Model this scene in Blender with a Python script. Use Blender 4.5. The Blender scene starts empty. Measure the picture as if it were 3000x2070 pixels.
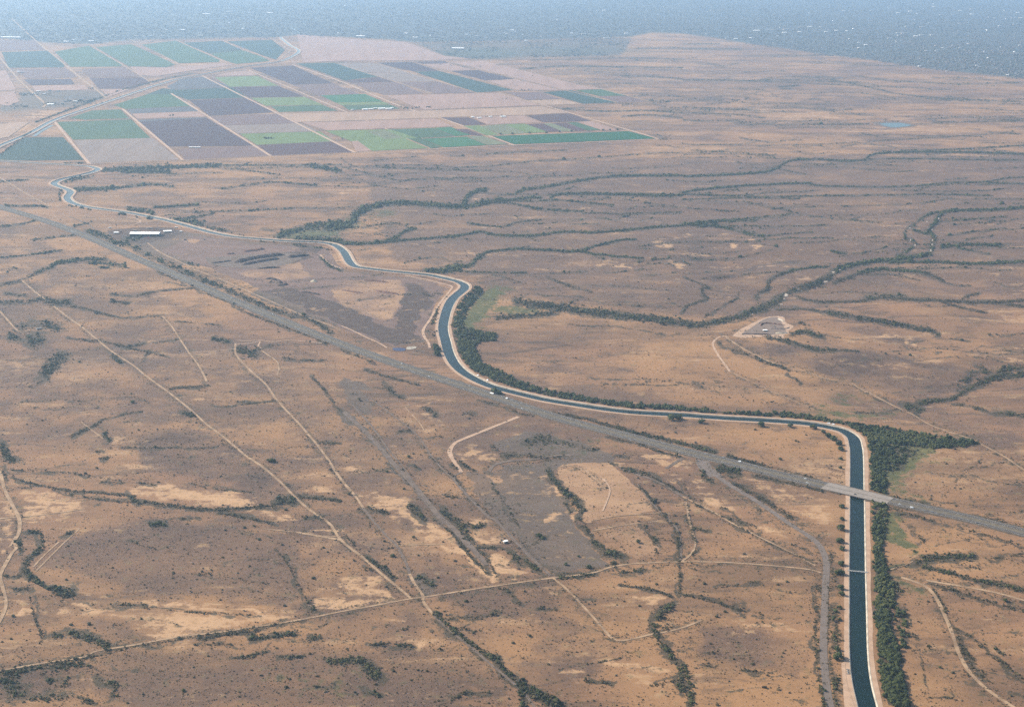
import bpy, math
import numpy as np
from mathutils import Matrix, Vector

# ------------------------------------------------------------------ camera, sky, sun, exposure
RNG = np.random.default_rng(7)
S = bpy.context.scene
F, CX, CY, H = 4223.0, 1500.0, 1035.0, 1000.0      # focal length in photo pixels, principal point, height above ground
RHO, PITCH = 0.014504, math.radians(16.3487)
HY0 = -203.92                                      # horizon row at the middle column
cd = np.array([0, math.cos(PITCH), -math.sin(PITCH)])
_rh = np.array([1.0, 0, 0]); _uv = np.array([0, math.sin(PITCH), math.cos(PITCH)])
cr = math.cos(RHO) * _rh + math.sin(RHO) * _uv
cu = -math.sin(RHO) * _rh + math.cos(RHO) * _uv
cam = bpy.data.cameras.new("camera"); co = bpy.data.objects.new("camera", cam); S.collection.objects.link(co)
cam.sensor_width = 36.0; cam.lens = F / 3000.0 * 36.0
cam.clip_start = 5.0; cam.clip_end = 200000.0
M = Matrix(((cr[0], cu[0], -cd[0], 0), (cr[1], cu[1], -cd[1], 0), (cr[2], cu[2], -cd[2], H), (0, 0, 0, 1)))
co.matrix_world = M
S.camera = co
SUN_EL, SUN_AZ = math.radians(32.0), math.radians(-65.0)   # azimuth clockwise from +Y: light comes from the left
EXPOSURE, SUN_E, SKY_E = 1.05, 5.0, 0.12
HAZE_D, HAZE_C = 2.95e-5, (0.46, 0.70, 1.0)
w = bpy.data.worlds.new("World"); S.world = w; w.use_nodes = True
nt = w.node_tree; nt.nodes.clear()
sky = nt.nodes.new("ShaderNodeTexSky"); sky.sky_type = 'NISHITA'; sky.sun_disc = False
sky.sun_elevation = SUN_EL; sky.sun_rotation = SUN_AZ; sky.air_density = 1.2; sky.dust_density = 2.0
bg = nt.nodes.new("ShaderNodeBackground"); bg.inputs[1].default_value = SKY_E
wo = nt.nodes.new("ShaderNodeOutputWorld")
nt.links.new(sky.outputs[0], bg.inputs[0]); nt.links.new(bg.outputs[0], wo.inputs[0])
sl = bpy.data.lights.new("sun", 'SUN'); sl.energy = SUN_E; sl.angle = math.radians(0.53); sl.color = (1.0, 0.91, 0.77)
so = bpy.data.objects.new("sun", sl); S.collection.objects.link(so)
sdir = Vector((math.sin(SUN_AZ) * math.cos(SUN_EL), math.cos(SUN_AZ) * math.cos(SUN_EL), math.sin(SUN_EL)))
so.rotation_euler = sdir.to_track_quat('Z', 'Y').to_euler(); so.location = (0, 0, 900)
S.view_settings.view_transform = 'Standard'; S.view_settings.look = 'None'
S.view_settings.exposure = EXPOSURE; S.view_settings.gamma = 1.0; S.view_settings.use_curve_mapping = False
S.render.engine = 'CYCLES'
S.cycles.use_denoising = False
S.cycles.max_bounces = 4; S.cycles.diffuse_bounces = 2; S.cycles.glossy_bounces = 2; S.cycles.volume_bounces = 3
S.cycles.transparent_max_bounces = 4

# ------------------------------------------------------------------ photograph pixels <-> ground
K = 1000.0 / 2313.0
OFF = {'A1': (0, 0), 'A2': (1000, 0), 'A3': (2000, 0), 'B1': (0, 500), 'B2': (1000, 500), 'B3': (2000, 500), 'C1': (0, 1000),
       'C2': (1000, 1000), 'C3': (2000, 1000), 'D1': (0, 1470), 'D2': (1000, 1470), 'D3': (2000, 1470), 'P': (0, 0)}

def reg(r, pts):
    a = np.array(pts, float).reshape(-1, 2); k = 1.0 if r == 'P' else K
    return a * k + np.array(OFF[r], float)

def parse(text):
    """lines 'REGION key x,y x,y ...' -> (key, survey points)"""
    out = []
    for ln in text.strip().splitlines():
        t = ln.split()
        if len(t) < 3: continue
        out.append((t[1], reg(t[0], [float(v) for q in t[2:] for v in q.split(',')])))
    return out

def plane(px, py, z=0.0):
    px = np.asarray(px, float); py = np.asarray(py, float)
    v = (px - CX)[..., None] * cr - (py - CY)[..., None] * cu + F * cd
    t = (z - H) / np.minimum(v[..., 2], -1e-6)
    return v[..., 0] * t, v[..., 1] * t

def proj(x, y, z=0.0):
    P = np.stack(np.broadcast_arrays(np.asarray(x, float), np.asarray(y, float), np.asarray(z, float) - H), -1)
    zc = P @ cd
    return CX + F * (P @ cr) / zc, CY - F * (P @ cu) / zc

def yh(px): return HY0 + math.tan(RHO) * (np.asarray(px, float) - CX)

def crom(p, step, closed=False):
    """Catmull-Rom through p, resampled every `step`"""
    p = np.asarray(p, float)
    if len(p) < 3:
        q = p
    else:
        e = np.vstack([2 * p[0] - p[1], p, 2 * p[-1] - p[-2]]); q = []
        for i in range(len(p) - 1):
            a, b, c, d = e[i:i + 4]; L = max(4, int(np.linalg.norm(c - b) / step * 2) + 2)
            t = np.linspace(0, 1, L, endpoint=False)[:, None]
            q.append(.5 * (2 * b + (c - a) * t + (2 * a - 5 * b + 4 * c - d) * t ** 2 + (3 * b - a - 3 * c + d) * t ** 3))
        q = np.vstack(q + [p[-1:]])
    s = np.r_[0, np.cumsum(np.linalg.norm(np.diff(q, axis=0), axis=1))]
    n = max(2, int(s[-1] / step) + 1); u = np.linspace(0, s[-1], n)
    return np.stack([np.interp(u, s, q[:, 0]), np.interp(u, s, q[:, 1])], 1)

def dist_line(X, Y, line, chunk=None):
    """distance of points to a polyline"""
    d = np.full(X.shape, 1e9)
    for (ax, ay), (bx, by) in zip(line[:-1], line[1:]):
        vx, vy = bx - ax, by - ay; L = vx * vx + vy * vy + 1e-9
        t = np.clip(((X - ax) * vx + (Y - ay) * vy) / L, 0, 1)
        d = np.minimum(d, (X - ax - t * vx) ** 2 + (Y - ay - t * vy) ** 2)
    return np.sqrt(d)

# ---- value noise on numpy arrays (world metres)
_NT = np.random.default_rng(3).random((256, 256))
def vnoise(x, y, sc, sh=0.0):
    x = x / sc + sh; y = y / sc + sh * 1.7
    xi = np.floor(x).astype(int); yi = np.floor(y).astype(int); fx = x - xi; fy = y - yi
    fx = fx * fx * (3 - 2 * fx); fy = fy * fy * (3 - 2 * fy)
    a = _NT[xi & 255, yi & 255]; b = _NT[(xi + 1) & 255, yi & 255]; c = _NT[xi & 255, (yi + 1) & 255]; d = _NT[(xi + 1) & 255, (yi + 1) & 255]
    return (a * (1 - fx) + b * fx) * (1 - fy) + (c * (1 - fx) + d * fx) * fy

# ------------------------------------------------------------------ survey of the long lines (needed by the terrain)
CANAL = reg('P', [2590,2300, 2560,2150, 2542.6,2070, 2524,1989, 2516,1902, 2514,1773, 2512.5,1673, 2512,1556, 2512,1470, 2511,1424, 2511,1367, 2510,1324,
 2507,1303, 2500,1281, 2476,1263, 2450,1254.5, 2424,1249, 2389,1243, 2346,1238, 2281,1233, 2216,1229, 2130,1224.5, 2065,1220, 2000,1215,
 1865,1207.5, 1778,1198, 1692,1185, 1605,1171, 1540,1156.5, 1476,1140.5, 1432,1127.5, 1389,1108, 1354.5,1086.5, 1333,1065, 1320,1043,
 1312,1022, 1307,1000, 1301,978, 1299,954, 1305,924, 1313.5,898, 1326.5,876, 1346,859, 1360,847, 1361,836, 1343,826, 1320,820, 1294,814, 1259,807,
 1194.5,800.5, 1130,794, 1065,786, 1041,781, 1026,770, 1015,751, 1006,737, 990,724, 973,717, 942,712, 899,710, 843,708, 778,703, 692,695.5,
 627,684, 562,666.5, 497,649, 432,635, 367.5,623, 303,614.5, 259,608, 225,600, 205,591, 197,580, 204,570, 207,562, 194.5,555,
 173,547.5, 159,540, 165,532.5, 190,524, 225,516.5, 259,508.7, 279,502, 287,496.5, 277,492.5, 259,488.6, 194.5,484, 108,479, 0,473, -200,466])
CANAL2 = reg('A1', [-300,1120, -120,1050, 0,990, 200,905, 370,815, 600,735, 850,650, 1050,583, 1200,540, 1330,515, 1500,480, 1650,455, 1850,425, 1935,405,
 2025,350, 1965,310, 1918,272, 1900,255])
ROAD = reg('P', [-260,520, -100,566, 0,606, 86,632, 173,661, 281,704, 389,752, 475.6,788, 562,826, 648.5,865, 735,901, 821,937, 908,972, 1000,1008,
 1130,1055, 1259,1099, 1389,1142, 1476,1171, 1562,1201, 1648.5,1228, 1735,1251, 1821,1273, 1908,1296, 2000,1320, 2130,1352, 2303,1396, 2424,1425.5,
 2510,1446, 2596.6,1466, 2692,1486, 2821,1514.5, 2908,1536, 3000,1560, 3200,1612, 3500,1690])
def wl(p, step):
    x, y = plane(p[:, 0], p[:, 1]); return crom(np.stack([x, y], 1), step)
W_CANAL, W_CANAL2, W_ROAD = wl(CANAL, 9.0), wl(CANAL2, 25.0), wl(ROAD, 12.0)

# ------------------------------------------------------------------ terrain height
PAD = plane(2240, 970)
def sstep(a, b, x):
    t = np.clip((x - a) / (b - a), 0, 1); return t * t * (3 - 2 * t)
_c1, _c2 = W_CANAL[::6], W_ROAD[::6]
def flat_weight(x, y):
    d = np.minimum(dist_line(x, y, _c1), dist_line(x, y, _c2))
    return sstep(45, 260, d)
def relief(x, y):
    east = sstep(-300, 900, x + (y - 3500) * .25)                   # rolling ground right of the canal
    a = (vnoise(x, y, 420, .3) - .5) * 1.0 + (vnoise(x, y, 170, 5.1) - .5) * .42
    a += (.5 - np.abs(vnoise(x * .55 + y * .2, y * 1.0, 150, 9.7) - .5) * 2) * .35
    return a * (3.5 + 22.0 * east) * (1 - sstep(5200, 6100, y)) * sstep(120, 420, np.hypot(x - PAD[0], y - PAD[1]))
def height(x, y):
    x = np.asarray(x, float); y = np.asarray(y, float)
    return relief(x, y) * flat_weight(x, y)
def ground(px, py, it=4):
    """point on the terrain seen at a photograph pixel"""
    x, y = plane(px, py); z = np.zeros_like(x)
    for _ in range(it):
        z = height(x, y); x, y = plane(px, py, z)
    return x, y, z

# ------------------------------------------------------------------ object helpers
COL = S.collection
def link(name, me, parent=None):
    o = bpy.data.objects.new(name, me); COL.objects.link(o)
    if parent is not None: o.parent = parent
    return o
def npmesh(name, V, Fc, mats, attrs=None, smooth=False, midx=None):
    """V (n,3); Fc (m,k) uniform polygons or list of arrays"""
    V = np.asarray(V, np.float32); groups = Fc if isinstance(Fc, list) else [Fc]
    groups = [np.asarray(g, np.int32) for g in groups if len(g)]
    me = bpy.data.meshes.new(name); me.vertices.add(len(V)); me.vertices.foreach_set('co', V.ravel())
    loops = np.concatenate([g.ravel() for g in groups]); sizes = np.concatenate([np.full(len(g), g.shape[1], np.int32) for g in groups])
    starts = np.r_[0, np.cumsum(sizes)[:-1]].astype(np.int32)
    me.loops.add(len(loops)); me.loops.foreach_set('vertex_index', loops)
    me.polygons.add(len(sizes)); me.polygons.foreach_set('loop_start', starts)
    try: me.polygons.foreach_set('loop_total', sizes)
    except Exception: pass
    if midx is not None: me.polygons.foreach_set('material_index', np.asarray(midx, np.int32))
    me.polygons.foreach_set('use_smooth', np.full(len(sizes), smooth, bool))
    for m in (mats if isinstance(mats, (list, tuple)) else [mats]): me.materials.append(m)
    for k, a in (attrs or {}).items():
        a = np.asarray(a, np.float32)
        if a.ndim == 1:
            at = me.attributes.new(k, 'FLOAT', 'POINT'); at.data.foreach_set('value', a)
        else:
            at = me.attributes.new(k, 'FLOAT_VECTOR', 'POINT'); at.data.foreach_set('vector', a.ravel())
    me.update(calc_edges=True)
    return me
def tag(o, label=None, cat=None, group=None, kind=None):
    if label: o['label'] = label
    if cat: o['category'] = cat
    if group: o['group'] = group
    if kind: o['kind'] = kind
    return o
def thing(name, label, cat, loc=(0, 0, 0), rz=0.0, group=None):
    o = bpy.data.objects.new(name, None); COL.objects.link(o); o.location = loc; o.rotation_euler = (0, 0, rz)
    o.empty_display_size = .5
    return tag(o, label, cat, group)

class MB:
    """collects shapes into one mesh"""
    def __init__(s): s.v = []; s.f = []; s.n = 0
    def add(s, V, Fc):
        s.v.append(np.asarray(V, float)); s.f += [[i + s.n for i in f] for f in Fc]; s.n += len(V)
    def box(s, x0, x1, y0, y1, z0, z1, top=0.0):
        t = top
        V = [(x0, y0, z0), (x1, y0, z0), (x1, y1, z0), (x0, y1, z0), (x0 + t, y0 + t, z1), (x1 - t, y0 + t, z1), (x1 - t, y1 - t, z1), (x0 + t, y1 - t, z1)]
        s.add(V, [(3, 2, 1, 0), (4, 5, 6, 7), (0, 1, 5, 4), (1, 2, 6, 5), (2, 3, 7, 6), (3, 0, 4, 7)])
    def prism(s, prof, x0, x1):
        """profile in (y,z) extruded along x"""
        n = len(prof); V = [(x0, a, b) for a, b in prof] + [(x1, a, b) for a, b in prof]
        s.add(V, [tuple(range(n))[::-1], tuple(range(n, 2 * n))] + [(i, (i + 1) % n, n + (i + 1) % n, n + i) for i in range(n)])
    def tube(s, p, q, r0, r1, n=7):
        p = np.array(p, float); q = np.array(q, float); d = q - p; d /= np.linalg.norm(d)
        a = np.cross(d, (0, 0, 1) if abs(d[2]) < .9 else (1, 0, 0)); a /= np.linalg.norm(a); b = np.cross(d, a)
        t = np.arange(n) * 2 * math.pi / n; c = np.cos(t)[:, None] * a + np.sin(t)[:, None] * b
        s.add(np.vstack([p + c * r0, q + c * r1]), [tuple(range(n))[::-1], tuple(range(n, 2 * n))] + [(i, (i + 1) % n, n + (i + 1) % n, n + i) for i in range(n)])
    def mesh(s, name, mat, smooth=False):
        me = bpy.data.meshes.new(name); me.from_pydata(np.vstack(s.v).tolist(), [], [list(f) for f in s.f])
        me.materials.append(mat); me.polygons.foreach_set('use_smooth', np.full(len(me.polygons), smooth, bool)); me.update()
        return me
    def build(s, name, mat, parent=None, smooth=False):
        return link(name, s.mesh(name, mat, smooth), parent)

# ------------------------------------------------------------------ materials
def mat(name):
    m = bpy.data.materials.new(name); m.use_nodes = True; nt = m.node_tree
    b = nt.nodes['Principled BSDF']; b.inputs['Specular IOR Level'].default_value = 0.1; b.inputs['Roughness'].default_value = 0.9
    return m, nt, b
class NB:
    k = 0.485      # shared calibration of every albedo below
    def __init__(s, nt): s.nt = nt
    def n(s, t): return s.nt.nodes.new(t)
    def l(s, a, b): s.nt.links.new(a, b)
    def pos(s):
        if not hasattr(s, '_p'): s._p = s.n('ShaderNodeTexCoord').outputs['Object']
        return s._p
    def noise(s, scale, detail=3.0, rough=.55, stretch=None, dist=0.0):
        t = s.n('ShaderNodeTexNoise'); t.inputs['Scale'].default_value = 1.0 / scale; t.inputs['Detail'].default_value = detail
        t.inputs['Roughness'].default_value = rough; t.inputs['Distortion'].default_value = dist
        v = s.pos()
        if stretch:
            mp = s.n('ShaderNodeMapping'); mp.inputs['Rotation'].default_value = (0, 0, stretch[2]); mp.inputs['Scale'].default_value = (stretch[0], stretch[1], 1)
            s.l(v, mp.inputs[0]); v = mp.outputs[0]
        s.l(v, t.inputs['Vector']); return t.outputs['Fac']
    def math(s, op, a, b=None, clamp=False):
        m = s.n('ShaderNodeMath'); m.operation = op; m.use_clamp = clamp
        for i, q in enumerate((a, b)):
            if q is None: continue
            if isinstance(q, (int, float)): m.inputs[i].default_value = q
            else: s.l(q, m.inputs[i])
        return m.outputs[0]
    def ramp(s, x, a, b, c=0.0, d=1.0):
        m = s.n('ShaderNodeMapRange'); m.interpolation_type = 'SMOOTHSTEP'; s.l(x, m.inputs[0])
        for i, q in enumerate((a, b, c, d)): m.inputs[i + 1].default_value = q
        return m.outputs[0]
    def mix(s, f, a, b):
        m = s.n('ShaderNodeMix'); m.data_type = 'RGBA'
        if isinstance(f, (int, float)): m.inputs[0].default_value = f
        else: s.l(f, m.inputs[0])
        for i, q in ((6, a), (7, b)):
            if isinstance(q, tuple): m.inputs[i].default_value = (*(c * (NB.k if max(q) < .70 else 1) for c in q), 1)
            else: s.l(q, m.inputs[i])
        return m.outputs[2]
    def attr(s, name):
        a = s.n('ShaderNodeAttribute'); a.attribute_name = name; return a
    def sep(s, v):
        a = s.n('ShaderNodeSeparateXYZ'); s.l(v, a.inputs[0]); return a.outputs

def simple(name, col, col2=None, scale=8.0, rough=.9, spec=.1, detail=3.0, lo=.35, hi=.65, stretch=None):
    m, nt, b = mat(name); b.inputs['Roughness'].default_value = rough; b.inputs['Specular IOR Level'].default_value = spec
    B = NB(nt); c2 = col2 or tuple(c * .8 for c in col)
    B.l(B.mix(B.ramp(B.noise(scale, detail, stretch=stretch), lo, hi), col, c2), b.inputs['Base Color'])
    return m

def ground_material():
    m, nt, b = mat('desert_soil'); B = NB(nt)
    A = B.sep(B.attr('cover').outputs['Vector']); C = B.sep(B.attr('tone').outputs['Vector'])
    nbig = B.noise(900, 4, .6); nmid = B.noise(130, 5, .65); nmic = B.noise(22, 4, .7); nfin = B.noise(6.5, 3, .7)
    nstr = B.noise(260, 5, .65, stretch=(.35, 1.0, .25)); nst2 = B.noise(60, 4, .7, stretch=(.3, 1.0, -.1))
    # weathered tan earth with pinker and browner stretches
    Y = B.sep(B.attr('works').outputs['Vector'])
    base = B.mix(B.ramp(nbig, .38, .62), (.445, .243, .112), (.305, .166, .094))
    base = B.mix(B.math('MULTIPLY', B.ramp(nstr, .45, .62), .70), base, (.170, .102, .064))
    base = B.mix(B.math('MULTIPLY', B.ramp(nst2, .52, .70), .60), base, (.480, .285, .142))
    base = B.mix(B.math('MULTIPLY', B.ramp(nmid, .48, .66), .40), base, (.150, .092, .058))
    nsand = B.noise(330, 5, .62, stretch=(.30, 1.0, .05), dist=.6)
    base = B.mix(B.math('MULTIPLY', B.math('MULTIPLY', B.ramp(nsand, .57, .68), B.ramp(nmic, .36, .58)), .75), base, (.600, .365, .195))
    # rills: thin dark threads of runoff, running across the slope
    def rill(sc, st, wdt, n2):
        r = B.math('ABSOLUTE', B.math('SUBTRACT', B.noise(sc, 4, .55, stretch=st, dist=.3), .5))
        return B.math('MULTIPLY', B.ramp(r, wdt * .3, wdt, 1.0, 0.0), B.ramp(n2, .44, .60))
    base = B.mix(B.math('MULTIPLY', rill(190, (.28, 1.0, .12), .022, nbig), .7), base, (.095, .068, .048))
    base = B.mix(B.math('MULTIPLY', rill(85, (.35, 1.0, -.2), .026, nmid), .5), base, (.115, .078, .054))
    # brush-covered browner land
    def edge(ch, k=.9, lo=.40, hi=.62, n=None):
        nn = B.ramp(n or nmid, .30, .70)
        return B.ramp(B.math('ADD', ch, B.math('MULTIPLY', B.math('SUBTRACT', nn, .5), k)), lo, hi)
    brown = edge(C[1], .6, .2, .9)
    base = B.mix(B.math('MULTIPLY', brown, .78), base, B.mix(B.ramp(nmic, .35, .65), (.138, .087, .064), (.190, .120, .085)))
    grey = edge(A[2], .16, .10, .80)
    base = B.mix(B.math('MULTIPLY', grey, .9), base, B.mix(B.ramp(nst2, .35, .65), (.182, .138, .106), (.132, .101, .081)))
    # worked ground of the yard: turned soil, dark compost (beyond the yard: dark flats, painted hill shading), pale scraped earth
    base = B.mix(edge(Y[0], .35, .3, .7), base, B.mix(B.ramp(nst2, .35, .65), (.270, .168, .128), (.190, .122, .096)))
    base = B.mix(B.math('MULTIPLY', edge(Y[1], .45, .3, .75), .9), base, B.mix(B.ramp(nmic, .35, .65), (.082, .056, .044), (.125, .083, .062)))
    base = B.mix(edge(Y[2], .40, .3, .75), base, B.mix(B.ramp(nst2, .35, .65), (.520, .315, .175), (.400, .232, .130)))
    # pale bare sand
    nb = B.math('ADD', B.math('MULTIPLY', nst2, .5), B.math('MULTIPLY', nmic, .5))
    bare = edge(A[1], 2.1, .42, 1.15, nb)
    base = B.mix(bare, base, B.mix(B.ramp(nmic, .3, .7), (.690, .435, .240), (.560, .335, .178)))
    # grass flushed green by seepage
    grn = edge(C[0], .9, .15, .85, nmic)
    base = B.mix(B.math('MULTIPLY', grn, .85), base, B.mix(B.ramp(nmic, .35, .65), (.140, .150, .052), (.058, .092, .030)))
    # leaf litter and low brush along the washes
    vn = B.math('ADD', B.math('MULTIPLY', nmic, .55), B.math('MULTIPLY', nfin, .45))
    veg = edge(A[0], .95, .36, .80, vn)
    base = B.mix(B.math('MULTIPLY', veg, .88), base, B.mix(B.ramp(nfin, .35, .65), (.058, .052, .034), (.100, .080, .050)))
    # town blocks
    base = B.mix(C[2], base, B.mix(B.ramp(nmid, .4, .6), (.070, .085, .078), (.120, .122, .112)))
    # speckle of small plants and stones
    sp = B.math('MULTIPLY', B.ramp(nfin, .56, .70), .36)
    base = B.mix(sp, base, (.120, .088, .058))
    sp2 = B.math('MULTIPLY', B.ramp(B.noise(9.0, 2, .6, stretch=(1, 1, 1.0)), .62, .72), .25)
    base = B.mix(sp2, base, (.56, .38, .24))
    hs = B.n('ShaderNodeHueSaturation'); hs.inputs['Saturation'].default_value = 1.0; B.l(base, hs.inputs['Color']); base = hs.outputs[0]
    B.l(base, b.inputs['Base Color'])
    bp = B.n('ShaderNodeBump'); bp.inputs['Strength'].default_value = .5; bp.inputs['Distance'].default_value = 1.2
    B.l(nmic, bp.inputs['Height']); B.l(bp.outputs[0], b.inputs['Normal'])
    return m

def foliage(name, a, b_, c):
    m, nt, b = mat(name); B = NB(nt)
    t = B.attr('tint').outputs['Fac']
    col = B.mix(B.ramp(t, 0, .55), a, b_); col = B.mix(B.ramp(t, .55, 1.0), col, c)
    col = B.mix(B.math('MULTIPLY', B.ramp(B.noise(1.6, 3, .7), .4, .65), .5), col, tuple(v * .55 for v in a))
    B.l(col, b.inputs['Base Color']); return m

M_GROUND = ground_material()
M_TOWNTREE = foliage('garden_leaf', (.050, .068, .052), (.078, .096, .074), (.130, .142, .112))
M_TREE = foliage('mesquite_leaf', (.048, .064, .022), (.078, .094, .030), (.145, .145, .050))
M_WASH = foliage('wash_scrub_leaf', (.072, .064, .030), (.110, .094, .044), (.180, .142, .070))
M_SCRUB = foliage('desert_scrub_leaf', (.135, .098, .054), (.190, .134, .074), (.280, .195, .108))
M_BARK = simple('bark', (.10, .075, .055))
M_TRACK = simple('track_dirt', (.545, .365, .220), (.330, .215, .130), 24, detail=6)
M_TRACK_GREY = simple('track_grey_dirt', (.235, .175, .135), (.165, .122, .096), 14, detail=4)
M_BANK = simple('bank_dirt', (.640, .430, .290), (.520, .345, .230), 18, detail=4)
M_CONC = simple('concrete', (.60, .53, .43), (.40, .35, .28), 16, detail=5)
M_CONC2 = simple('bridge_concrete', (.40, .34, .29), (.33, .285, .245), 5)
M_ASPH = simple('asphalt', (.142, .122, .106), (.112, .097, .086), 10, detail=4)
M_OLDASPH = simple('old_asphalt', (.255, .200, .165), (.200, .160, .135), 12, detail=4)
M_MEDIAN = simple('median_gravel', (.225, .185, .128), (.165, .138, .100), 12, detail=4)
M_VERGE = simple('verge_gravel', (.180, .125, .080), (.105, .080, .055), 14, detail=4)
M_PAINT = simple('road_paint', (.75, .73, .66), (.62, .60, .54), 3)
M_WHITE = simple('white_roof', (.82, .81, .78), (.72, .71, .68), 6, rough=.6)
M_PALEROOF = simple('pale_roof', (.62, .60, .56), (.48, .46, .43), 20)
M_METAL = simple('grey_steel', (.35, .34, .32), (.26, .25, .24), 2, rough=.6, spec=.4)
M_DARKWALL = simple('dark_wall', (.10, .085, .075), (.07, .062, .055), 3)  # plain dark brown for open shed walls, canal gate and wrecks
M_WALL = simple('stucco', (.46, .38, .30), (.38, .31, .25), 5)
M_GLASS = simple('car_glass', (.03, .035, .04), (.02, .022, .025), 1, rough=.1, spec=.5)
M_RUBBER = simple('tyre_rubber', (.025, .025, .025), (.02, .02, .02), 1)
def water(name, c1, c2):
    m, nt, b = mat(name); B = NB(nt); b.inputs['Roughness'].default_value = .2; b.inputs['Specular IOR Level'].default_value = .04
    B.l(B.mix(B.ramp(B.noise(60, 3), .35, .65), c1, c2), b.inputs['Base Color'])
    bp = B.n('ShaderNodeBump'); bp.inputs['Strength'].default_value = .12; bp.inputs['Distance'].default_value = .3
    B.l(B.noise(3.0, 3, .6), bp.inputs['Height']); B.l(bp.outputs[0], b.inputs['Normal'])
    return m
M_WATER = water('canal_water', (.004, .018, .017), (.006, .024, .021))
M_POND = water('pond_water', (.030, .080, .095), (.024, .070, .085))
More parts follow.
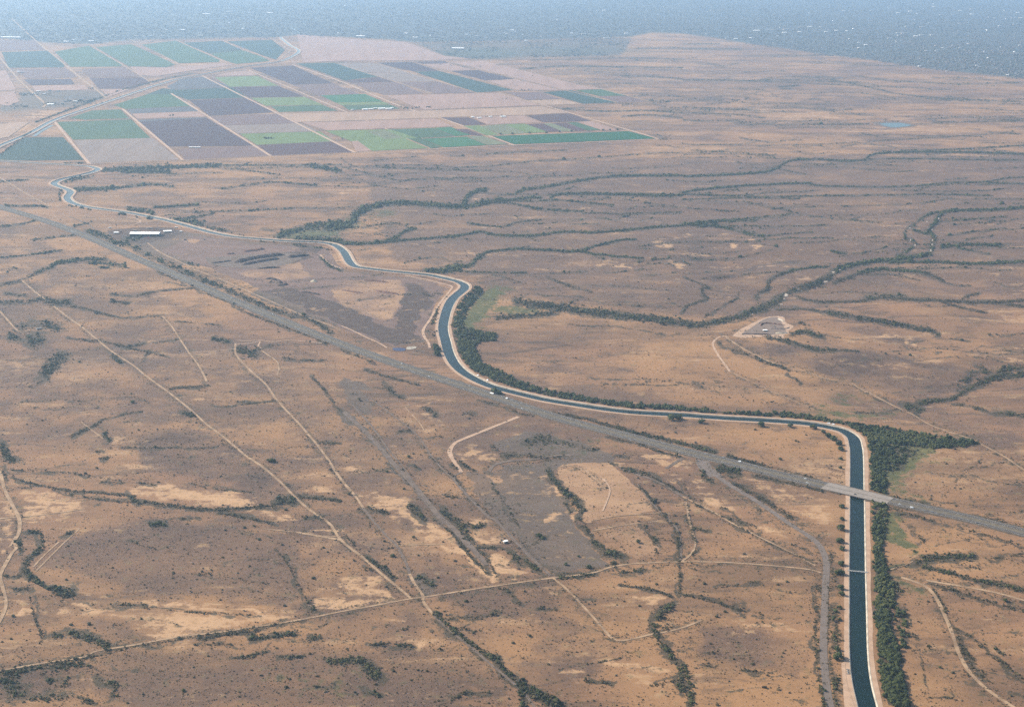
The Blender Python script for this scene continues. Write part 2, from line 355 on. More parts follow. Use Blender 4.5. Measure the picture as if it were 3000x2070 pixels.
# ------------------------------------------------------------------ survey: washes and brush lines (key = width/density)
WASH = parse("""
A2 5/.5 0,1130 370,1220 480,1215 580,1217
A2 5/.5 0,1075 100,1130 300,1135 650,1142 1000,1125 1300,1095 1700,1070 2100,1040 2313,1035
A2 4/.4 200,1090 520,1060
A2 9/.6 740,1056 830,1055
A2 5/.6 980,1045 1250,1030 1530,1018
A2 5/.5 300,1140 700,1150 1020,1155
A3 5/.5 0,1040 250,1025 300,1010
A3 4/.4 500,990 1000,975 1500,945 2000,915 2250,890
A3 12/1 2313,1045 2050,1035 1750,1030 1560,1030 1330,1040 1260,1060 1230,1085 1100,1090 900,1080 760,1085 690,1105 640,1140 560,1165 400,1180 200,1190 0,1195
A2 14/1 2313,1190 2100,1190 1850,1195 1650,1220 1400,1265 1230,1290 1180,1310
A3 6/.8 1260,1080 1450,1075 1800,1080 2200,1085 2313,1085
A3 7/.8 1480,1020 1900,1010 2313,985
A2 5/.4 0,940 400,920 900,905
A3 5/.5 0,545 150,542 500,550
A3 5/.4 1200,520 1400,545 1650,560 1900,570 2300,560
A3 6/.5 1000,540 1300,600 1480,640 1800,670 2300,690
A3 5/.5 0,725 250,740 520,748
A3 6/.5 0,765 330,775 560,800
A3 5/.5 0,815 160,820 420,812
A3 5/.4 670,600 740,605
A3 8/.5 650,590 790,580
A3 6/.5 700,840 1000,845 1260,840
A3 6/.6 1700,830 2000,825 2313,820
A3 5/.4 1000,770 1160,775 1320,788
A3 5/.4 1200,905 1330,925
A3 5/.4 0,330 400,335
A3 5/.4 0,300 250,298
A3 4/.4 600,380 1000,375
A3 4/.4 1150,440 1500,450
A2 6/.5 1200,470 1500,450 1900,455 2313,460
A2 5/.5 1900,515 2100,520 2313,535
A2 5/.4 1280,410 1900,395 2313,400
A2 6/.6 1500,740 1640,730
A2 7/.6 1500,740 1800,755 2050,750 2313,765
A2 6/.6 1900,790 2100,780 2313,800
A2 5/.4 2000,330 2313,325
A2 5/.4 2100,700 2220,690
B2 26/1.2 825,235 850,180 900,145 985,132
B2 7/.8 980,145 1000,157 1180,162 1230,140
B2 40/1.3 0,385 80,345 100,290 200,250
B2 28/1.3 200,250 300,222 450,220 600,232 800,245 900,235 1000,212 1100,205
B2 15/1.2 1100,205 1250,185 1350,182
B1 40/1 1880,455 1950,420 2100,380 2313,350
B1 40/1 2000,470 2200,470 2313,480
B1 40/1 2200,390 2313,380
B2 16/1.2 1420,185 1450,165 1600,157 1850,160 2100,167 2313,167
B3 12/1.1 0,150 150,125 400,105 560,95 830,85 870,95
B3 7/.9 870,95 1000,105 1300,110 1580,105 1700,92 1800,82 2000,80 2313,90
B3 6/.8 1780,85 2050,75 2200,50 2313,45
B2 8/.9 1080,205 1300,207 1450,200 1600,212 1850,235
B2 12/.9 1100,215 1250,240 1400,265 1650,275
B2 6/.7 1650,287 2000,290 2313,280
B3 8/.8 0,160 300,170 600,176 1000,170 1400,165 1700,160 2100,170
B3 7/.7 0,195 420,185 800,190
B2 20/1 0,490 150,495 350,478
B2 13/1.1 350,478 500,465 700,450 850,430 950,415 1050,435 1300,440 1500,415 1700,420 1900,405 2100,385 2313,370
B3 14/1.1 0,362 100,355 250,340 400,330
B3 8/.8 400,330 700,297 750,292
B3 8/.6 600,260 740,250 900,245
B3 16/.9 0,365 200,375 350,400 450,430 560,445
B3 6/.6 150,365 500,376 800,375 1000,365
B3 6/.6 560,445 700,430 880,415
B2 20/1 300,475 360,460 430,410 510,388
B2 7/.8 850,355 1000,375 1100,380 1200,350 1350,335
B2 7/.6 0,392 200,372 400,350
B2 5/.5 1550,365 1750,360
B2 42/1.2 570,690 700,675 800,655
B2 24/1.1 800,655 870,640 910,600 950,580
B2 12/1.1 950,575 1000,550 1200,530 1400,540 1600,545 1750,505 1900,470 2000,466
B2 11/1 1600,545 1800,575 2050,592
B2 14/.8 1700,565 1780,600
B2 8/.8 750,680 900,685 1100,692 1250,690
B2 6/.6 1000,695 1250,765
B2 14/.8 1400,720 1500,765 1600,795 1700,822
B2 12/.6 1500,690 1650,680
B2 45/1.2 1170,880 1300,905 1500,930 1700,960 1900,985
B2 42/1.2 1900,985 2100,1005 2313,1035
B2 26/1 1050,992 1200,985 1450,965
B3 38/1.2 0,1035 100,1045 250,1020 400,985
B3 46/1.2 400,985 500,945 600,905 680,860
B3 36/1.1 680,860 760,805 900,765 1000,720 1040,680 1130,640
B3 22/1.2 1130,640 1300,615 1450,602 1600,580
B3 22/1.1 1600,580 1680,560 1690,500 1700,440 1660,410 1700,370 1740,310 1780,280
B3 16/1.2 1780,275 1900,268 2100,265 2313,250
B3 15/.9 1510,470 1515,400 1560,370 1630,320 1690,290 1780,275
B3 14/1 1560,400 1660,430
B3 18/.9 1450,590 1530,540 1580,500 1540,460
B3 14/1 0,965 30,920 50,910 100,890 170,870 140,835 130,800 180,795
B3 12/.9 180,795 100,760 0,720
B3 11/.9 150,990 270,920 340,880 380,850 370,820
B3 18/1.1 520,870 490,850 520,825 570,810 590,750 650,710 750,675
B3 11/1 750,675 850,660 1000,650
B3 13/.9 1000,545 1100,562
B3 9/.7 1150,565 1280,545 1390,515
B3 16/1.1 1400,620 1700,620 1950,630 2150,625 2313,615
B3 18/1 1750,515 1950,500 2150,503
B3 12/.8 1850,522 2080,562
B3 9/.7 1700,345 1950,330 2050,322 2200,310
B3 9/.7 1800,440 1950,415 2200,390
B3 8/.6 1900,470 2100,445
B3 22/1 1030,760 1150,715 1250,680 1370,665
B3 20/1 1370,668 1550,682 1650,695 1770,745
B3 7/.7 1180,705 1400,705 1610,745
B3 12/.6 1750,750 1850,775 1950,780
B3 16/1 780,850 850,880 1000,890 1200,885 1350,865 1600,875 1750,880
B3 28/.8 1240,860 1500,850
B3 18/1.1 1750,882 1950,890 2200,890 2313,880
B3 14/.9 1750,890 1900,930 2060,962
B3 14/.9 1890,865 2000,832
B3 20/.9 2200,905 2313,925
B3 12/1 640,942 850,940 980,960
B3 28/1.1 980,960 1150,990 1300,1015 1450,1040 1600,1070 1700,1090 1740,1125
B3 12/.6 1860,1140 1900,1155
B3 26/1 570,1130 680,1150 800,1180 900,1210 1030,1212
B3 12/.9 1030,1212 1200,1226
B3 28/1 740,1115 820,1090 950,1132
B3 20/.5 780,1030 860,1050
B3 20/.8 240,1155 300,1200 450,1250 560,1292
C3 18/.9 490,115 570,142 700,182 720,222 800,285
C3 40/1 2313,230 2150,240 2000,290
C3 26/1.2 2000,290 1900,340 1830,390 1700,405 1600,425
C3 45/1.1 1500,440 1590,455 1600,485
C3 40/.8 2000,180 2100,215 2200,190 2313,185
C3 40/.5 1850,330 1950,230 2050,180
C3 16/.9 1830,430 1950,440 2100,482
C3 26/.9 2100,482 2313,500
C3 14/.7 1170,480 1320,480 1480,465
C3 5/.5 2050,780 1950,860 1850,950 1770,1050
C3 6/.4 1650,880 2000,930 2313,985
C3 10/.4 2060,1170 2313,1150
B1 20/.8 0,775 150,740 250,690 350,650
B1 22/.9 350,655 400,622 600,600 720,600
B1 26/.7 0,890 150,890 300,870
B1 40/.9 290,870 380,895 490,890
B1 18/.7 30,830 180,850
B1 16/.6 740,830 900,852 1030,825
B1 11/.9 1000,828 1150,810 1330,795
B1 20/1 750,885 880,900
B1 10/.8 480,920 600,940 700,970 850,997 1080,985
B1 14/.9 640,960 760,985
B1 10/.5 1200,1020 1400,1040 1500,1050
B1 12/.6 0,590 200,570 420,540
B1 12/.6 200,470 480,440 560,440
B1 14/.7 0,380 150,360 260,330
B1 14/.6 500,380 620,350
B1 26/.7 600,620 850,640
B1 14/1 680,660 740,655
B1 20/1.2 820,10 1000,5 1150,10
A1 22/1 690,1155 900,1140 1200,1132 1500,1120
A1 7/.8 1500,1120 1900,1120 2313,1115
A1 8/.6 1600,1145 1900,1185
A1 24/1 500,1285 650,1280 780,1275
A1 16/.9 780,1275 950,1255 1050,1250 1190,1265
A1 10/.7 1500,1280 1700,1250 1850,1235 2150,1255
A1 6/.5 1100,1180 1500,1170
A1 26/1 2100,1120 2313,1160
B2 16/1 0,495 60,490 130,500
B1 30/1.1 860,262 1040,285
B1 14/1 1040,250 1200,240 1345,230
B1 34/1 1150,330 1250,345 1380,372
B1 12/.8 1180,330 1350,310 1450,290
B1 18/.8 1400,385 1530,405
B1 10/.5 1300,280 1700,270 2000,255
B1 10/.6 0,75 200,60
B1 12/.8 0,240 250,240 330,250
B1 60/.8 130,1060 250,1030 400,1070
B1 90/.9 200,1170 280,1120
B1 45/.8 50,1120 150,1150
C1 70/1 420,90 350,170 290,240
C1 12/.8 290,265 200,312
B1 12/.8 450,1130 640,1160
B1 14/.8 650,1150 750,1170 850,1192 980,1170
B1 10/.8 850,1200 1000,1230 1130,1262
B1 8/.7 1050,1165 1220,1140
B1 26/.9 760,1240 820,1300
B1 16/.7 1010,1220 960,1300
B1 26/1 1430,1140 1560,1155
B1 50/.9 1610,1210 1740,1250
B1 20/.6 1650,1235 1850,1180
C1 16/1 1150,325 1250,312 1420,300
C1 9/.9 1440,432 1550,440 1700,420 1900,402
C1 12/.6 1560,400 1700,415
C1 18/1 470,645 560,610 650,565 690,530
C1 9/.9 690,530 800,505 900,480 970,470
C1 24/1.1 710,620 730,660 765,675
C1 16/1.2 670,795 740,795
C1 14/1 650,750 690,745
C1 30/1 1240,480 1320,510
C1 12/.5 800,550 910,545
C1 50/1 0,690 20,740 60,790 110,800
C1 16/.9 0,850 30,900 55,950
C1 9/.9 60,870 200,875 400,887 620,910
C1 14/1 80,920 200,960 400,1000 700,1030 880,1045
C1 11/.9 350,1010 600,1062 900,1092
C1 40/1.1 890,1040 920,1090
C1 22/1.1 950,1080 1150,1110 1400,1140 1650,1130 1870,1110
C1 18/1 1470,1160 1650,1190 1860,1235
C1 50/1.2 1880,1080 2000,1080
C1 20/1.1 2020,1050 2100,1060 2250,1072 2313,1080
C1 36/1 1010,1240 1130,1240
C1 9/.9 680,950 830,960
C1 14/.8 940,955 1060,970
C1 10/.8 1290,960 1450,1000 1700,1022
C1 9/.8 1150,1212 1350,1190
C1 18/1 2060,1190 2200,1190
C1 18/.8 2150,690 2313,690
C1 10/.7 820,720 1050,720 1450,720
C1 18/.9 2110,240 2200,330 2313,480
C1 10/.8 1920,110 2050,130 2220,125
D1 28/1 190,200 270,210 285,300 230,350 190,390
D1 40/1.1 180,390 180,470 215,525
D1 38/.8 130,260 150,340
D1 16/.9 20,500 150,500
D1 20/.9 60,590 200,590
D1 30/1.2 215,525 270,550 350,600
D1 60/1 350,600 450,625 510,610
D1 14/1 200,640 220,720 240,800 270,880 280,950
D1 40/.8 320,930 480,890
D1 50/1 480,890 620,930 740,980
D1 22/1.1 440,220 500,200
D1 12/1 1870,320 1960,440 2020,560 2090,690
D1 40/.8 2090,690 2140,735
D1 22/1.1 1330,930 1500,900 1750,870
D1 30/1.1 1700,920 1950,900 2030,888
D1 40/1 2110,905 2170,915
D1 12/.9 1310,970 1600,965
D1 8/.9 300,1085 560,1060 900,985 1200,930 1500,880 1800,840 2100,795
D1 7/.8 0,1148 300,1100 640,1025 1000,960
D1 10/.7 800,690 1040,715 1200,740 1600,760 1750,770
D1 26/.7 820,690 1000,685
D1 22/1.1 1600,1060 1700,1040 1800,1015
D1 16/1 1900,1050 2070,1040
D1 10/.7 1560,1070 1620,1040
D1 45/1 2220,1080 2313,1090
D2 55/1.1 0,1080 130,1080 230,1170
D2 70/1.1 180,1120 240,1200
D2 30/.9 160,1270 280,1330
D1 40/.8 620,1210 760,1230 770,1320
D1 90/.6 0,1200 100,1240 120,1330
D1 60/.6 0,1160 300,1130 600,1090
D1 60/.5 300,1220 460,1230
D1 50/.5 150,1330 460,1330
D1 30/.6 480,1320 660,1360
D2 26/1.1 170,370 300,470 370,525
D2 14/1 20,225 100,300
D2 34/.8 510,500 620,575
D2 30/1.2 640,740 700,815 760,870
D2 28/1.1 760,870 860,950 950,1010
D2 30/1.1 950,1010 1040,1060 1160,1200
D2 60/1.3 1190,1220 1280,1280 1400,1340 1490,1395
D2 40/1.1 1210,1270 1240,1388
D2 14/1 740,1350 830,1300 900,1290
D2 7/.8 900,1288 1000,1285
D2 8/.8 720,790 1070,770
D2 14/.9 770,855 870,860
D2 13/1 195,968 330,955
D2 24/1 370,965 480,975
D2 22/.8 140,440 210,470
D2 20/1.1 440,30 520,90 570,130
D2 16/1.1 700,170 800,270 900,400 1000,490
D2 50/.9 690,60 800,150 870,260
D2 24/.9 760,135 900,165 960,160
D2 20/1 910,310 1100,312
D2 40/.7 1120,330 1220,420
D2 30/1.1 1230,390 1330,460
D2 13/1 900,300 1000,400 1050,510
C2 34/1.1 1390,870 1450,950 1530,1030
C2 44/1.1 1530,1030 1600,1100 1630,1160
C2 20/.8 1480,1060 1560,1160
D2 20/1 1600,100 1700,240
D2 34/1.1 1700,270 1780,310
D2 44/1.2 1780,340 1900,365
D2 30/1.1 1840,400 1860,440
D2 24/.9 1870,480 2060,460
D2 24/1 1470,510 1600,508 1720,490
D2 18/1.1 1880,560 2100,590 2250,645
D2 12/.8 1620,680 1720,672
D2 18/1.1 2285,200 2290,400 2295,640
D2 40/1.2 2250,690 2160,765 2120,850
D2 36/1.2 2120,860 2150,940 2220,1020
D2 26/1.2 2220,1020 2290,1130 2313,1300
D2 20/.8 2200,870 2220,780
D2 20/.8 1060,590 1140,590
D2 18/.9 1120,600 1180,650 1215,690
D2 22/1 1650,1215 1720,1222
D2 22/.9 1760,1215 1820,1235
D2 20/.7 1330,720 1470,725
D2 12/1 2100,1240 2300,1205
D2 7/.8 1450,1140 1600,1110 1900,1058
D2 26/1 2050,160 2070,185
D2 26/1 2110,240 2145,280
D2 10/.8 2070,185 2150,360
D2 30/.8 1310,235 1380,250
D2 20/.7 1660,440 1700,460
C2 22/1.1 800,815 900,880
C2 20/.8 1020,700 1100,765 1200,770
C2 50/.6 1250,680 1430,670
C2 16/.7 1150,755 1400,795 1520,770
C2 30/.4 1300,640 1600,700 1750,740
C2 9/.7 600,780 720,880 800,960
C2 22/.9 270,285 330,325 400,385
C2 10/.6 520,650 700,645
C2 14/1 480,830 540,870
C2 13/.8 150,190 350,250 530,300
C2 22/.8 690,1050 800,1055
C2 26/.9 480,1110 570,1210
C2 22/1 170,1120 330,1170
C2 20/.8 380,610 470,600
C2 14/.9 740,820 800,880
C2 26/1.1 1900,865 2050,890
C2 16/1.2 2050,890 2200,970 2313,1025
C2 16/1.1 2010,975 2100,1070 2160,1140
C2 14/1 2160,1140 2260,1280 2290,1388
C2 8/.8 780,950 900,1080 1030,1200
C2 16/.8 1800,820 1860,840
C2 22/.5 1850,770 1950,790
C2 12/.9 1030,985 1150,1160 1200,1250
C2 30/.7 560,450 640,500
C2 22/.6 820,490 900,500
C3 22/1 340,960 480,1040 600,1105 750,1200
C3 60/1.2 235,860 300,870 390,880
C3 16/.9 0,740 130,800
C3 26/.8 130,870 170,930 220,955
C3 70/.45 1430,770 1600,735
C3 60/.4 1400,860 1500,790
C3 10/.8 0,960 40,1040 100,1120
C3 14/.8 260,1120 330,1150
C3 12/.8 330,1170 420,1240
D3 18/1 905,560 900,760 895,900
D3 26/.9 900,900 905,1060 925,1200 960,1388
D3 9/.8 985,560 985,900 1010,1150 1040,1388
D3 60/.6 1020,700 1040,900 1030,1000
D3 40/.8 1030,1150 1060,1388
D3 20/.6 1000,340 1010,480 1010,600
D3 10/.9 215,582 350,562 430,548
D3 16/1 440,545 520,540
D3 14/1 0,630 150,660 300,705
D3 14/1 300,705 420,740
D3 10/.8 470,745 600,780
D3 26/.7 340,700 390,680
D3 16/1 390,1130 500,1150
D3 9/.7 500,1155 610,1160
D3 40/1 0,1100 40,1200 60,1388
D3 14/.7 140,1110 230,1110
D3 8/.9 90,20 300,115 450,210 600,285 880,415
D3 16/.7 300,110 500,170
D3 14/1 30,20 60,200 90,280
D3 26/.7 70,180 180,200
D3 20/.8 60,360 110,320
D3 14/.6 740,290 850,330
D3 20/.8 700,90 760,110
D3 20/.7 1380,470 1500,435 1600,415
D3 44/1.1 1580,410 1650,385 1800,375 1970,365
D3 12/.8 2050,385 2200,370 2313,345
D3 24/1.1 1620,440 1800,480 2000,530
D3 28/1.1 2000,530 2200,570 2313,600
D3 20/.8 1690,570 1850,600 2000,650 2313,740
D3 40/.9 1400,530 1490,610
D3 14/.9 1700,590 1760,690 1800,780 1830,860
D3 16/.9 1850,860 1900,1030 2000,1150 2100,1230
D3 14/.9 1840,850 1950,910 2050,1010
D3 18/1 2050,1020 2150,1080 2313,1200
D3 26/.7 1560,170 1640,280
D3 10/.8 1510,720 1550,810
D3 18/.7 1550,880 1600,920
D3 7/.7 1600,950 1630,1130 1640,1300
D3 20/.8 1880,970 2000,1110 2060,1180
D3 12/.6 1650,1320 1800,1330
D3 14/1 2180,670 2200,680
D3 10/.6 2110,990 2180,1040
B1 34/.75 840,480 1000,570 1150,640
B1 30/.85 1150,640 1300,705 1500,790 1700,880
B1 28/.8 1700,880 1900,960 2100,1010 2250,1110
B1 11/.8 640,440 720,500
B1 9/.7 1060,680 1300,790 1580,905
B1 12/.9 1580,905 1730,988 2000,1085 2130,1135 2230,1180
C2 12/.7 0,62 100,95 250,160
C2 13/.8 930,400 1100,440 1230,490 1310,510
C2 13/.9 1800,640 1900,668 2000,690 2150,745 2313,785
C2 18/1 1430,480 1650,525 1850,580
C2 26/1.1 1850,580 2000,622 2313,690
C2 12/.7 450,165 650,230 830,290
C3 26/1.1 0,690 150,735 230,750
C3 22/1.2 300,775 500,830 560,842
C3 14/.7 560,845 800,900 950,950
C3 16/1 490,905 700,955 950,1015
C3 28/1.1 1400,1055 1700,1130 1900,1180
C3 30/1.1 1900,1180 2050,1205 2200,1245 2313,1278
C3 16/.6 1450,1160 1800,1240 2313,1385
D3 14/.7 1350,20 1700,130
B1 14/1 2170,580 2230,640 2313,680
B2 30/1 720,850 690,900 640,970 610,1040
B2 26/.8 600,1070 630,1120
B1 10/1 1230,690 1290,740 1450,760
B1 30/.9 590,410 700,440 760,470
B1 30/1 760,480 850,500
B1 30/.8 850,460 960,450
B1 22/.6 1230,620 1350,640
B1 10/.7 1560,445 1660,440
B1 14/.8 1760,478 1900,485 2040,500
B1 12/.9 400,140 410,205
B1 18/1 460,235 520,240 620,265
B1 18/1 800,290 860,290
B1 18/.9 920,305 1010,322
A1 22/.9 400,1250 410,1290 450,1320 500,1350
A1 26/1 430,1225 520,1210 620,1185
A1 10/1 0,1050 120,960 230,880
A1 9/.8 240,830 480,740 800,620 1020,560 1300,500
A1 10/.7 430,1110 560,1105
""")
# belts and thickets: polygons, key = density
THICK = parse("""
B2 1.3 880,775 930,785 960,815 900,890 860,950 820,1030 850,1075 900,1080 1050,1105 1055,1150 930,1165 900,1200 920,1250 950,1310 1050,1388 905,1388 830,1300 775,1200 748,1100 742,1000 780,920 845,850
C2 1.3 765,0 900,0 920,80 960,150 1100,210 1200,270 1400,335 1700,385 2000,425 2313,440 2313,470 1800,437 1500,395 1250,340 1050,275 900,195 800,95
C3 1.4 0,450 250,470 480,485 700,478 900,510 1020,540 1250,565 1360,620 1390,750 1370,900 1380,1035 1280,1005 1270,800 1255,720 1190,645 1060,580 900,548 500,512 0,488
C3 1.2 1250,565 1500,605 1700,640 1980,675 2000,690 1900,715 1700,725 1500,700 1380,690
C3 .5 1380,700 1500,720 1500,820 1480,870 1390,880
D3 1.4 1285,-10 1380,10 1385,100 1360,200 1350,330 1370,460 1420,560 1430,690 1400,780 1425,900 1470,1050 1475,1150 1530,1388 1355,1388 1332,1200 1312,1050 1305,900 1303,700 1292,560 1287,470 1280,300 1275,150
D3 .35 1430,700 1520,720 1540,980 1480,1000 1440,880
""")
# ------------------------------------------------------------------ survey: soil patches.  blobs: x,y rx,ry angle,strength
def blobs(text):
    out = []
    for ln in text.strip().splitlines():
        r, *v = ln.split(); v = [float(q) for t in v for q in t.split(',')]; c = reg(r, v[:2])[0]
        out.append((c[0], c[1], v[2] * K, v[3] * K, math.radians(v[4]), v[5]))
    return out
BARE = blobs("""
C1 300,1130 250,60 3,1
C1 180,1060 70,60 0,.7
C1 560,1190 200,35 -8,.7
C1 1450,1060 300,42 8,1
C1 1000,1000 150,25 0,.9
C1 700,985 90,14 0,.5
C1 1880,1150 130,40 5,1
C1 2200,1020 100,25 0,.8
C1 2200,1310 170,14 10,.8
C1 30,1250 60,130 0,.9
C1 860,680 60,40 0,.4
C1 920,860 50,40 0,.35
C1 1150,290 120,18 0,.5
C1 1320,370 140,10 0,.6
C1 600,480 100,8 -12,.5
C1 1950,650 150,50 10,.35
C1 1050,120 120,30 0,.3
C1 2100,650 160,60 30,.25
C1 2230,900 110,30 0,.4
D1 40,150 80,200 0,.8
D1 90,700 110,140 0,.4
D1 10,650 50,160 0,.9
D1 350,700 140,45 0,.6
D1 450,560 120,25 12,.6
D1 700,600 100,18 10,.4
D1 1230,690 120,25 0,.9
D1 1500,720 260,22 8,.9
D1 1700,790 250,25 4,1
D1 1250,845 170,70 0,.9
D1 1100,800 200,30 0,.5
D1 2260,620 60,80 0,.8
D1 1060,670 40,60 -50,.8
D1 660,235 40,25 0,.5
D1 2100,820 200,22 -14,.7
D1 1050,930 250,16 -14,.6
D1 560,1240 60,80 0,.4
D1 800,1330 100,50 25,.6
D1 2150,990 120,18 0,.4
D1 1100,580 140,25 0,.3
D1 300,480 150,22 -35,.3
D2 700,240 140,45 35,1
D2 880,420 110,26 45,1
D2 960,500 60,25 40,.8
D2 1000,240 110,60 0,.9
D2 1080,420 130,28 50,.9
D2 1180,490 120,18 -5,.8
D2 100,560 180,60 0,.9
D2 200,780 230,18 -8,.8
D2 180,620 100,20 0,.6
D2 500,720 120,40 0,.3
D2 540,990 70,22 0,.8
D2 1600,1200 80,30 0,.8
D2 2050,1150 160,55 20,.8
D2 1420,600 80,30 0,.7
D2 900,690 160,30 -8,.5
D2 1750,640 180,20 8,.5
D2 2150,680 120,22 0,.7
D2 1650,1290 120,30 10,.5
D2 2130,1330 150,50 0,.4
D2 400,80 160,40 12,.8
D2 430,290 120,10 -3,.6
D2 250,60 80,30 0,.5
D2 920,130 70,22 0,.8
D2 280,1300 60,40 35,.7
D2 1200,750 300,50 0,.2
C2 880,770 140,45 10,.9
C2 1150,610 110,28 -10,.8
C2 640,500 140,45 10,.6
C2 560,600 120,40 0,.4
C2 2150,790 180,50 10,.8
C2 2210,940 110,70 30,.6
C2 230,1060 180,32 0,.9
C2 450,1120 150,32 28,.9
C2 640,1290 120,50 35,1
C2 900,1220 80,20 0,.9
C2 1000,1340 110,50 0,.9
C2 130,870 150,26 -6,.8
C2 340,900 50,40 0,.4
C2 1450,950 60,60 40,.5
C2 1560,1180 110,34 45,.8
C2 1660,1290 80,30 45,.6
C2 1330,890 40,20 20,.5
C2 520,420 140,12 -12,.7
C2 330,60 120,30 30,.3
C2 1750,860 150,40 0,.5
C2 1500,60 300,50 0,.15
B3 500,525 80,30 -10,1
B3 470,462 80,20 10,.8
B3 290,505 50,25 -20,.9
B3 30,440 70,22 0,.6
B3 120,575 130,14 5,.6
B3 1440,1110 120,45 0,.9
B3 1700,1265 260,30 8,1
B3 1640,1170 80,22 0,.8
B3 1350,1300 200,25 0,.6
B3 2150,990 130,22 10,.6
B3 1150,1170 140,16 5,.5
B3 2250,1200 80,30 0,.4
B3 420,750 90,22 -15,.6
B3 1700,780 150,12 15,.4
B3 1050,380 70,18 0,.4
B3 100,290 60,14 0,.4
B3 1400,290 100,22 0,.3
B3 1300,560 100,16 -12,.5
B2 1850,650 80,26 28,1
B2 2250,645 100,22 22,1
B2 1960,305 60,16 0,.7
B2 2210,500 90,16 10,.8
B2 920,570 40,22 0,.7
B2 1330,290 40,18 0,.7
B2 1700,290 90,10 5,.5
B2 690,88 22,10 0,.6
B2 20,155 60,18 10,.8
B2 950,185 60,30 -10,.5
C3 1650,110 150,28 8,.8
C3 1400,150 200,20 4,.6
C3 2100,110 150,30 0,.4
C3 1230,510 120,20 0,.5
C3 1450,490 90,18 0,.4
C3 200,1010 180,20 30,.5
C3 60,960 80,50 20,.6
C3 150,870 30,40 0,.3
D3 1850,285 250,30 6,.5
D3 200,330 140,40 0,.35
D3 700,830 260,30 8,.6
D3 600,880 160,30 0,.4
D3 250,1180 250,60 0,.2
D3 2150,790 180,50 10,.4
D3 1850,1150 60,40 0,.3
D3 1450,760 60,30 0,.5
D3 250,60 120,30 30,.4
A1 100,880 130,60 -20,.8
A1 250,780 180,35 -8,.7
A1 1300,450 250,24 0,.6
A1 800,640 90,24 0,.6
A1 400,590 180,12 0,.6
A2 550,640 500,60 0,.25
A2 1000,800 200,25 0,.5
A2 800,740 300,20 0,.5
A2 1400,600 400,30 10,.2
A2 1950,740 150,20 0,.5
A2 1700,850 250,35 5,.4
A2 200,320 200,45 0,.35
A2 2000,255 200,40 8,.4
A3 300,420 230,12 3,.6
A3 700,770 700,60 2,.55
A3 1500,880 600,40 0,.6
A3 1800,800 500,50 0,.45
A3 600,640 450,30 0,.35
A3 300,270 350,25 10,.3
A3 1800,1055 450,9 0,.7
A3 1300,400 500,25 8,.2
""")
SAND = parse("""
C2 1.25 520,1290 640,1250 720,1310 830,1400 900,1490 970,1580 900,1560 800,1440 700,1340 600,1310
C2 1.25 975,1440 1010,1430 1100,1500 1270,1560 1180,1590 1080,1580 1020,1520
C2 1.1 900,1320 1000,1290 1080,1340 1100,1380 1000,1390 930,1380
C2 1.1 200,1080 420,1060 440,1110 560,1190 700,1240 600,1260 480,1210 330,1150 210,1110
C2 .95 2010,780 2120,750 2313,790 2313,880 2150,830
C2 .85 790,750 900,730 1000,760 1100,790 1090,820 950,815 810,800
C2 .75 1400,870 1450,960 1560,1120 1640,1230 1680,1310 1640,1300 1560,1200 1450,1050 1390,930
C1 1.2 900,1000 1150,1000 1400,1040 1700,1070 1740,1090 1560,1110 1350,1090 1100,1060 930,1050
C1 1 130,1010 300,1000 500,1070 680,1120 560,1150 400,1230 150,1240 140,1180
C1 1 1740,1160 1880,1120 2010,1190 1900,1200
C1 .9 2060,1020 2200,1000 2313,1010 2313,1040 2150,1045
D1 .85 280,680 400,680 760,690 1000,690 1200,680 1300,700 1600,740 2000,765 1800,800 1500,860 1200,920 1100,930 1180,860 1000,860 800,790 500,730
D1 1.1 1330,690 1600,735 2050,770 1850,800 1500,775 1300,730
D1 1.1 1180,830 1350,800 1480,840 1250,900 1100,930 1000,870
D1 .9 2200,620 2313,560 2313,720 2200,740
D1 .8 0,0 70,0 110,100 60,300 0,420
D1 .8 0,560 40,650 60,720 20,810 0,830
D2 1 0,530 120,520 300,590 430,650 200,650 0,600
D2 .8 0,660 250,650 430,670 300,700 0,720
D2 .8 2150,680 2240,655 2100,620 1900,650
D2 .7 1860,1190 1950,1110 2080,1130 2160,1200 2060,1260
C3 .7 0,960 100,950 300,1080 480,1200 700,1330 650,1350 450,1250 250,1130 60,1020
C3 .6 350,900 500,920 800,1020 1000,1060 1000,1250 850,1200 700,1120 500,1020
D3 .6 1680,270 1850,260 2150,300 2100,330 1800,310
D3 .6 500,790 700,800 880,850 870,880 650,860
""")
